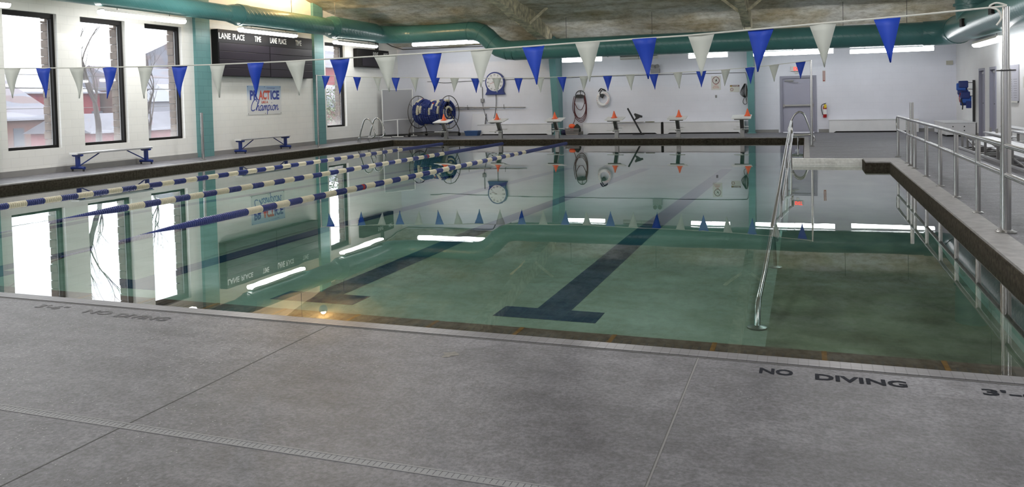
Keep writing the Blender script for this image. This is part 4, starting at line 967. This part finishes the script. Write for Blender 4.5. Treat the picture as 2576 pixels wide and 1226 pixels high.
MB().bbox(-.50,-.12,30.76,30.85,2.19,2.37,.01).build('sign_case', m_offw, ex)
text('letters', 'EXIT', (-.40,30.757,2.215), (1,0,0), (0,0,1), .25, .13, m_exit, ex, bold=.03)
MB().bbox(-.36,-.26,30.79,30.85,2.10,2.18,.006).build('lower_box', m_offw, ex)
em = thing('emergency_light', 'grey battery emergency light with two lamps on the far wall', 'light', (-5.25,30.8,2.35))
MB().bbox(-5.50,-5.16,30.70,30.85,2.22,2.47,.012).build('battery_box', m_grey, em)
for x in (-5.42,-5.24): MB().lathe([(.03,0),(.07,.05),(.075,.09)], (x,30.80,2.545), (0,-1,.1), 16).build('lamp_head', m_steeld, em, True)
fe = thing('fire_extinguisher', 'red fire extinguisher with a yellow tag beside the far door', 'extinguisher', (.62,30.76,.5))
MB().lathe([(.055,0),(.062,.02),(.062,.36),(.045,.42),(.02,.45)], (.63,30.77,.52), n=18).build('cylinder', m_red, fe, True)
MB().lathe([(.0635,.12),(.0635,.30)], (.63,30.77,.52), n=18).build('paper_label', m_whitep, fe, True)
MB().bbox(.60,.68,30.69,30.71,.86,.99,.004).build('yellow_tag', m_yel, fe)
MB().bar((.58,30.76,1.0),(.67,30.72,1.03),.025,.02).bar((.63,30.77,.96),(.63,30.77,1.02),.03).build('valve_handle', m_dark, fe)
MB().tube(smoothpath([(.61,30.75,1.0),(.53,30.74,.97),(.51,30.74,.85),(.54,30.74,.70),(.56,30.75,.62)]), .012, 7).build('discharge_hose', m_dark, fe, True)
tag(MB().bbox(4.45,4.65,30.79,30.85,2.24,2.38,.01).build('junction_box', simple('beige_box', (.45,.43,.36,1), .5)), 'small beige box on the far wall near the right corner', 'box')
# conduit at the wall top in the far left corner
cd_ = thing('conduit', 'dark conduit along the top of the far left wall corner', 'conduit', (-14,30.8,3.8))
MB().tube([(-16.22,29.2,4.0),(-16.24,30.3,3.78),(-16.0,30.8,3.66),(-12.45,30.82,3.63),(-12.1,30.82,3.62),(-12.0,30.82,3.42)], .018, 8).build('conduit_run', m_iron, cd_, True)

# ------------------------------------------------------------------ lane rope storage reel
rr_ = thing('rope_reel', 'wheeled storage reel wound with blue and white lane floats', 'reel', (-14.2,29.9,0))
WL, WR = Vector((-14.97,30.05,1.0)), Vector((-13.42,29.68,.98)); ax = (WR-WL).normalized(); zv = Vector((0,0,1)); hv = zv.cross(ax).normalized()
for c_ in (WL, WR):
    wh = MB().tube([c_+.66*(cos(a)*hv+sin(a)*zv) for a in [2*pi*k/36 for k in range(36)]], .016, 8, closed=True).build('wheel_rim', m_iron, rr_, True)
    for k in range(6):
        a = k*pi/3+.5; MB().cyl(c_, c_+.66*(cos(a)*hv+sin(a)*zv), .009, n=6).build('spoke', m_iron, wh)
MB().cyl(WL-ax*.08, WR+ax*.10, .03, n=12).build('axle', m_iron, rr_, True)
def floatcoil(c_, rad, t0, t1, axs, mat, nm, rr=.055):
    q = MB(); n_ = max(2, int(abs(t1-t0)*rad/.04))
    for k in range(n_):
        a = t0+(t1-t0)*(k+.5)/n_; p_ = c_+rad*(cos(a)*hv+sin(a)*zv); tg = (-sin(a)*hv+cos(a)*zv)
        q.lathe([(rr*.85,-.017),(rr,-.008),(rr,.008),(rr*.85,.017)], p_, tg, 9)
    q.build(nm, mat, rr_)
rg = random.Random(4)
NW = 13
for k in range(NW):
    tt = (k+.5)/NW; c_ = WL.lerp(WR, .03+.94*tt)
    rad = (.50 if k in (1,2) else .44 if 2 < k < 9 else .46)+rg.uniform(-.015,.015)
    a = rg.uniform(0,.6); end = a+2*pi; blue = True
    while a < end-.01:
        L_ = rg.uniform(1.1,2.6) if blue else rg.uniform(.55,.8)
        if not blue and 3 < k < 8 and rg.random() < .6: L_ = .05
        b_ = min(a+L_, end)
        if b_-a > .1: floatcoil(c_, rad, a, b_, ax, m_blue if blue else m_cream, 'blue_float_coil' if blue else 'cream_float_coil')
        if blue and rg.random() < .18: floatcoil(c_, rad+.002, b_, b_+.15, ax, m_redf, 'red_float_coil'); b_ += .15
        a = b_; blue = not blue
for k in range(5):
    floatcoil(WR.lerp(WL,.02), .14+.07*k, rg.uniform(0,3), rg.uniform(4.5,8), ax, m_cream if k % 2 else m_blue, 'inner_float_coil', .05)
for c_, s_ in ((WL+ax*-.06,-1),(WR+ax*.06,1)):
    f1, f2 = c_+hv*.55, c_-hv*.55; f1.z = f2.z = .16
    fr_ = MB().tube([f1, f1+Vector((0,0,.12)), c_], .018, 8).build('frame_leg', m_iron, rr_, True); MB().tube([f2, f2+Vector((0,0,.12)), c_], .018, 8).build('frame_leg', m_iron, rr_, True)
    MB().cyl(f1, f2, .02, n=8).build('base_bar', m_iron, rr_)
    for f in (f1, f2): 
        MB().cyl(f+ax*-.02-Vector((0,0,.085)), f+ax*.02-Vector((0,0,.085)), .075, n=16).build('caster_wheel', m_dark, rr_)
        MB().bar(f-Vector((0,0,.08)), f, .05,.02).build('caster_fork', m_iron, rr_)
for f in (hv*.55, -hv*.55):
    p_, q_ = WL+ax*-.06+f, WR+ax*.06+f; p_.z = q_.z = .16; MB().bar(p_, q_, .04, .04).build('base_bar', m_iron, rr_)
# PVC framed screen in the corner
pv = thing('privacy_screen', 'grey translucent screen on a white pipe frame in the far left corner', 'screen', (-15.6,29.3,0))
A3, B3, C3 = Vector((-16.06,29.0,0)), Vector((-15.25,30.1,0)), Vector((-15.58,29.35,0))
m_scr, g, p = base('grey_film', (.36,.36,.38,1), .35)
def up_(v_, z): return Vector((v_.x, v_.y, z))
MB().add([up_(A3,.12),up_(B3,.12),up_(B3,1.93),up_(A3,1.93), up_(A3,.12)+Vector((-.01,.008,0)),up_(B3,.12)+Vector((-.01,.008,0)),up_(B3,1.93)+Vector((-.01,.008,0)),up_(A3,1.93)+Vector((-.01,.008,0))],[(0,1,2,3),(7,6,5,4),(0,3,7,4),(1,5,6,2),(3,2,6,7),(0,4,5,1)]).build('screen_panel', m_scr, pv)
for nm, a, b in (('frame_post',up_(A3,.02),up_(A3,1.96)),('frame_post',up_(B3,.02),up_(B3,1.96)),('top_rail',up_(A3,1.95),up_(B3,1.95)),('low_rail',up_(A3,.68),up_(C3,.72)),('low_rail',up_(C3,.72),up_(B3,.72)),('frame_post',up_(C3,.02),up_(C3,.72))):
    MB().cyl(a, b, .024 if 'post' in nm else .014, n=10).build(nm, m_whitep, pv, True)
for c_ in (A3+Vector((.12,-.05,0)), C3, B3+Vector((-.05,-.1,0))): MB().cyl(c_+Vector((-.28,.03,.025)), c_+Vector((.28,-.03,.025)), .022, n=10).build('foot_bar', m_whitep, pv, True)

# ------------------------------------------------------------------ right side of the room
wc = thing('storage_cabinet', 'low white cabinet with round knobs in the far right corner', 'cabinet', (4.3,28.3,0))
MB().bbox(3.92,4.72,27.35,29.6,.05,.40,.008).build('cabinet_body', m_white, wc)
MB().box(3.98,4.70,27.45,29.5,0,.05).build('plinth', m_black, wc)
for x in (4.12,4.42):
    for z_ in (.18,.30): MB().sph((x,27.34,z_),.018).build('knob', m_dark, wc)
MB().bbox(3.90,4.73,27.33,29.62,.40,.42,.006).build('cabinet_top', m_white, wc)
hk = thing('equipment_hanger', 'tall dark hook board on the right wall holding blue float belts', 'hanger', (4.7,28.0,1.1))
MB().bbox(4.68,4.74,27.55,27.62,.43,1.68,.008).build('hanger_post', m_dark, hk)
for z_ in (1.6,1.4,1.2): MB().cyl((4.70,27.58,z_),(4.45,27.62,z_+.02),.010,n=6).build('hook', m_dark, hk)
rgb = random.Random(3)
for k in range(7):
    zc_ = 1.56-.09*k+rgb.uniform(-.03,.03); yc = 27.60+rgb.uniform(-.06,.12); xc = 4.50+rgb.uniform(-.12,.05)
    o = MB().bbox(xc-.13,xc+.13,yc-.05,yc+.05,zc_-.10,zc_+.12,.03).build('float_belt', m_ltblue if k % 2 else m_bluep)
    tag(o, 'blue foam float belt hanging in the bundle on the right wall hook board', 'float belt', 'blue float belts bundled on the hook board')
    if k == 6: pass
q = MB(); q.tube(smoothpath([(4.42,27.60,1.35),(4.38,27.60,1.1),(4.42,27.60,.95),(4.41,27.60,.80)]), .018, 6); tag(q.build('black_strap', m_dark), 'black strap dangling below the bundle of blue float belts', 'strap')
q = MB(); q.tube(smoothpath([(4.36,27.60,1.30),(4.33,27.60,1.15),(4.35,27.60,1.02)]), .012, 6); tag(q.build('red_strap', m_redf), 'red strap dangling left of the black strap below the float belts', 'strap')
tag(MB().bbox(4.50,4.64,27.52,27.58,.84,1.05,.01).build('blue_pouch', m_bluep), 'square blue pouch hanging below the bundle of blue float belts', 'pouch')
wsn = thing('pool_rules_board', 'tall grey rules board on the right wall beside the flag pole', 'sign', (4.74,22.8,1.55))
MB().bbox(4.722,4.745,22.25,23.35,1.10,1.98,.005).build('board', simple('rules_board', (.42,.42,.48,1), .3), wsn)
MB().box(4.718,4.726,22.30,23.30,1.0+.06,1.10).build('lower_ledge', m_offw, wsn)
text('lettering', 'RULES', (4.722,22.98,1.80), (0,-1,0), (0,0,1), .5, .07, m_txtg, wsn, bold=.02)
MB().box(4.720,4.726,23.12,23.22,1.68,1.92).build('emblem_bar', m_txtb, wsn)
for k in range(9):
    for a, b in ((22.85,23.22),(22.35,22.72)): MB().box(4.7215,4.7255,a,b-.04*(k % 3),1.62-.055*k,1.635-.055*k).build('text_line', m_txtg, wsn)
tag(MB().box(4.735,4.75,21.55,21.85,1.42,1.68).build('notice', m_offw), 'small pale notice at the right edge beyond the rules board', 'notice')
# low aluminium bleachers
def bleacher(label, y0, y1, rows):
    r = thing('bleacher', label, 'bleachers', (3.9,(y0+y1)/2,0), 'aluminium bleachers along the right wall')
    for (xs_, zs_, wd) in rows:
        MB().bbox(xs_,xs_+wd,y0,y1,zs_-.04,zs_,.008).build('seat_plank', m_alu, r)
    MB().bbox(3.62,3.84,y0+.03,y1-.03,.15,.185,.006).build('foot_plank', m_alu, r)
    MB().bbox(4.02,4.22,y0+.03,y1-.03,.30,.33,.006).build('foot_plank', m_alu, r)
    for y in [y0+.12+(y1-y0-.24)*k/3 for k in range(4)]:
        MB().bbox(3.43,4.55,y-.02,y+.02,.0,.045,.004).build('base_rail', m_steeld, r)
        for x_, z_ in ((3.47,.38),(4.06,.50)): MB().bbox(x_,x_+.045,y-.022,y+.022,.04,z_,.004).build('leg', m_steeld, r)
    MB().bbox(3.42,3.47,y0,y1,.0,.05,.005).build('front_rail', m_alu, r)
    MB().bar((3.5,y0+.15,.05),(3.5,y1-.15,.36),.025,.02).build('brace', m_steeld, r)
    return r
bleacher('low aluminium bleacher behind the tall flag pole and railing', 15.6, 19.35, ((3.42,.42,.24),(4.0,.54,.24)))
bleacher('aluminium bleacher against the right wall beyond the nearer one', 19.75, 22.0, ((3.95,.40,.22),(4.3,.54,.24)))

# ------------------------------------------------------------------ outdoors beyond the windows
o = struct('ground', MB().box(-160, XW-.46, -60, 160, -1.3, -1.1), simple('wet_ground', (.13,.125,.12,1), .9, 0, .2, .5))
m_slate, g, p = base('patched_slate_roof', (.4,.4,.43,1), .7)
v = coords(g, 'YZX', (.28,1.1,1)); vo = g.new('ShaderNodeTexVoronoi'); vo.inputs['Scale'].default_value = 1; vo.distance = 'CHEBYCHEV'; g.l.new(v, vo.inputs['Vector'])
sp = g.new('ShaderNodeSeparateColor'); g.l.new(vo.outputs['Color'], sp.inputs[0])
g.l.new(ramp(g, sp.outputs[0], [(.0,(.085,.088,.11,1)),(.5,(.115,.118,.145,1)),(.75,(.085,.055,.055,1)),(1,(.15,.15,.175,1))]), p.inputs['Base Color'])
m_rb = brick('red_brick', (.15,.06,.042,1), (.12,.048,.036,1), (.17,.13,.12,1), 'YZX', .24, .08, .012, .9, .3)
m_rbx = brick('red_brick_side', (.15,.06,.042,1), (.12,.048,.036,1), (.17,.13,.12,1), 'XZY', .24, .08, .012, .9, .3)
m_redw = simple('red_siding', (.17,.018,.026,1), .8, 0, .1, 1)
m_snow = simple('snow_covered_roof', (.34,.35,.38,1), .8)
m_pal = simple('pale_siding', (.22,.22,.25,1), .8, 0, .1, 1)
m_dim = simple('dim_window', (.08,.09,.11,1), .3)
m_hill = simple('hazy_hill', (.12,.115,.135,1), 1, 0, .15, .12)
def house(name, label, y0, y1, x0, x1, z0, ze, zr, mw, mr, wins=(), cat='building'):
    r = thing(name, label, cat, ((x0+x1)/2,(y0+y1)/2,z0))
    MB().box(x0,x1,y0,y1,z0,ze).build('wall', mw, r)
    xm = (x0+x1)/2
    MB().prism([(x1+.3,ze-.05),(x0-.3,ze-.05),(xm,zr)], (0,y0-.3,0), (1,0,0), (0,0,1), (0,y1-y0+.6,0)).build('roof', mr, r)
    MB().bar((x1+.32,y0-.3,ze-.02),(x1+.32,y1+.3,ze-.02),.16,.12).build('gutter', m_pal, r)
    for (a, b, c_, d_) in wins: MB().box(x1,x1+.03,a,b,c_,d_).build('window', m_dim, r)
    return r
house('warehouse', 'brick warehouse with patched slate roof seen through the leftmost window', 22, 38.7, -58, -45, -1.1, .95, 4.4, m_rb, m_slate, ((35.6,36.3,-.7,.4),(31,31.7,-.7,.4),(27,27.7,-.7,.4)))
house('red_building', 'low red building with a snowy roof seen through the second window', 40.2, 46.8, -66, -50, -1.1, 2.7, 4.6, m_redw, m_snow, ((43,44,.6,1.3),(46,47,.6,1.3)))
house('shed', 'red shed with a grey roof behind the bare tree', 33.5, 41.5, -41, -36.5, -1.1, .2, 1.2, m_redw, simple('grey_felt_roof', (.11,.108,.125,1), .9, 0, .2, .6))
house('house', 'brown gabled house seen through the third window', 47.5, 56, -56, -47, -1.1, 2.9, 4.8, simple('brown_siding', (.13,.075,.06,1), .9, 0, .2, 1), m_slate, ((48.5,49.2,1.2,2.2),(50.5,51.2,1.2,2.2)))
house('house', 'pale sided building with rows of windows seen through the third window', 42.6, 46.5, -42, -38.5, -1.1, 1.9, 3.0, m_pal, m_snow, tuple((42.9+k*.7,43.25+k*.7,z_,z_+.5) for k in range(5) for z_ in (-.7,.1,1.0)))
house('house', 'red house with grey roof seen through the narrow far window', 60, 90, -62, -46, -1.1, 5.2, 7.8, m_redw, m_slate)
house('garage', 'grey roofed garage behind the evergreen shrub', 50, 66, -40, -30, -1.1, 1.2, 2.9, m_rb, m_slate)
hl = MB(); n = 40; vs = []; fs = []
for k in range(n+1):
    y = -40+200*k/n; vs += [(-150,y,-1.1),(-150,y,8.5+1.5*sin(k*.7)+.8*sin(k*1.9)),(-165,y,-1.1)]
for k in range(n): a = 3*k; fs += [(a,a+3,a+4,a+1),(a+1,a+4,a+5,a+2)]
hl.add(vs, fs); struct('hill', hl, m_hill)
# power lines
for k, (zz0, lb) in enumerate(((2.9,'upper'),(2.35,'middle'),(1.5,'lower'))):
    q = MB(); q.tube([(-30,10+60*j/20,zz0-.6*sin(pi*j/20)*0+.012*(j-10)**2*.1) for j in range(21)], .03 if k == 1 else .015, 6)
    tag(q.build('power_line', m_iron), '%s of three dark power lines crossing outside the left windows' % lb, 'power line')
# bare trees
def bare_tree(label, x, y, h, seed, spread):
    rt = thing('bare_tree', label, 'tree', (x,y,-1.1)); rg_ = random.Random(seed); q = MB(); tw = MB()
    def grow(p_, d_, L_, r_, lv):
        pts = [p_]; rad = [r_]; dd = Vector(d_)
        for i in range(4):
            dd = (dd+Vector((rg_.uniform(-.12,.12),rg_.uniform(-.12,.12),rg_.uniform(0,.10)))).normalized(); pts.append(pts[-1]+dd*L_/4); rad.append(r_*(1-.42*(i+1)/4))
        (q if lv < 2 else tw).tube(pts, r_, 5 if lv > 1 else 8, radii=rad)
        if lv < 5:
            for j in range(3 if lv < 4 else 2):
                i = rg_.choice((2,3,4)) if j else 4
                nd = (dd+Vector((rg_.uniform(-1,1),rg_.uniform(-1,1),rg_.uniform(-.1,.8)))*spread).normalized(); grow(pts[i], nd, L_*rg_.uniform(.55,.8), rad[i]*.72, lv+1)
    grow(Vector((x,y,-1.1)), Vector((0,.03,1)), h*.42, .13, 0)
    bk_ = simple('bark', (.06,.048,.042,1), .9, 0, .3, 12)
    q.build('trunk', bk_, rt, True); tw.build('branches', bk_, rt)
bare_tree('bare winter tree standing outside the second window', -22.5, 21.0, 6.6, 21, .62)
bare_tree('bare winter tree with low limbs outside the third window', -24.5, 25.2, 5.0, 11, .8)
# evergreen shrub outside the narrow window
es = thing('evergreen_shrub', 'glossy green shrub pressed outside the narrow far window', 'shrub', (-18.8,30.5,-1.1))
q = MB(); rg_ = random.Random(9)
for k in range(2600):
    while True:
        a = Vector((rg_.uniform(-1,1),rg_.uniform(-1,1),rg_.uniform(-1,1)))
        if .45 < a.length < 1: break
    c_ = Vector((-19.1+a.x*1.1, 30.9+a.y*2.0, .75+a.z*1.55)); d1 = Vector((rg_.uniform(-1,1),rg_.uniform(-1,1),rg_.uniform(-.6,.8))).normalized(); d2 = d1.cross(Vector((rg_.uniform(-1,1),rg_.uniform(-1,1),1))).normalized()
    L_ = rg_.uniform(.09,.15); W2 = L_*.28; q.add([c_-d1*L_/2, c_+d2*W2, c_+d1*L_/2, c_-d2*W2],[(0,1,2,3)])
q.build('leaves', simple('glossy_leaf', (.07,.115,.025,1), .3, 0, .5, 3), es)
q = MB()
for k in range(9): q.tube(smoothpath([(-19.1,30.9,-1.1),(-19.1+rg_.uniform(-.3,.3),30.9+rg_.uniform(-.5,.5),.2),(-19.1+rg_.uniform(-.8,.8),30.9+rg_.uniform(-1.6,1.6),rg_.uniform(1,2))]), .02, 5)
q.build('stems', m_rock, es)
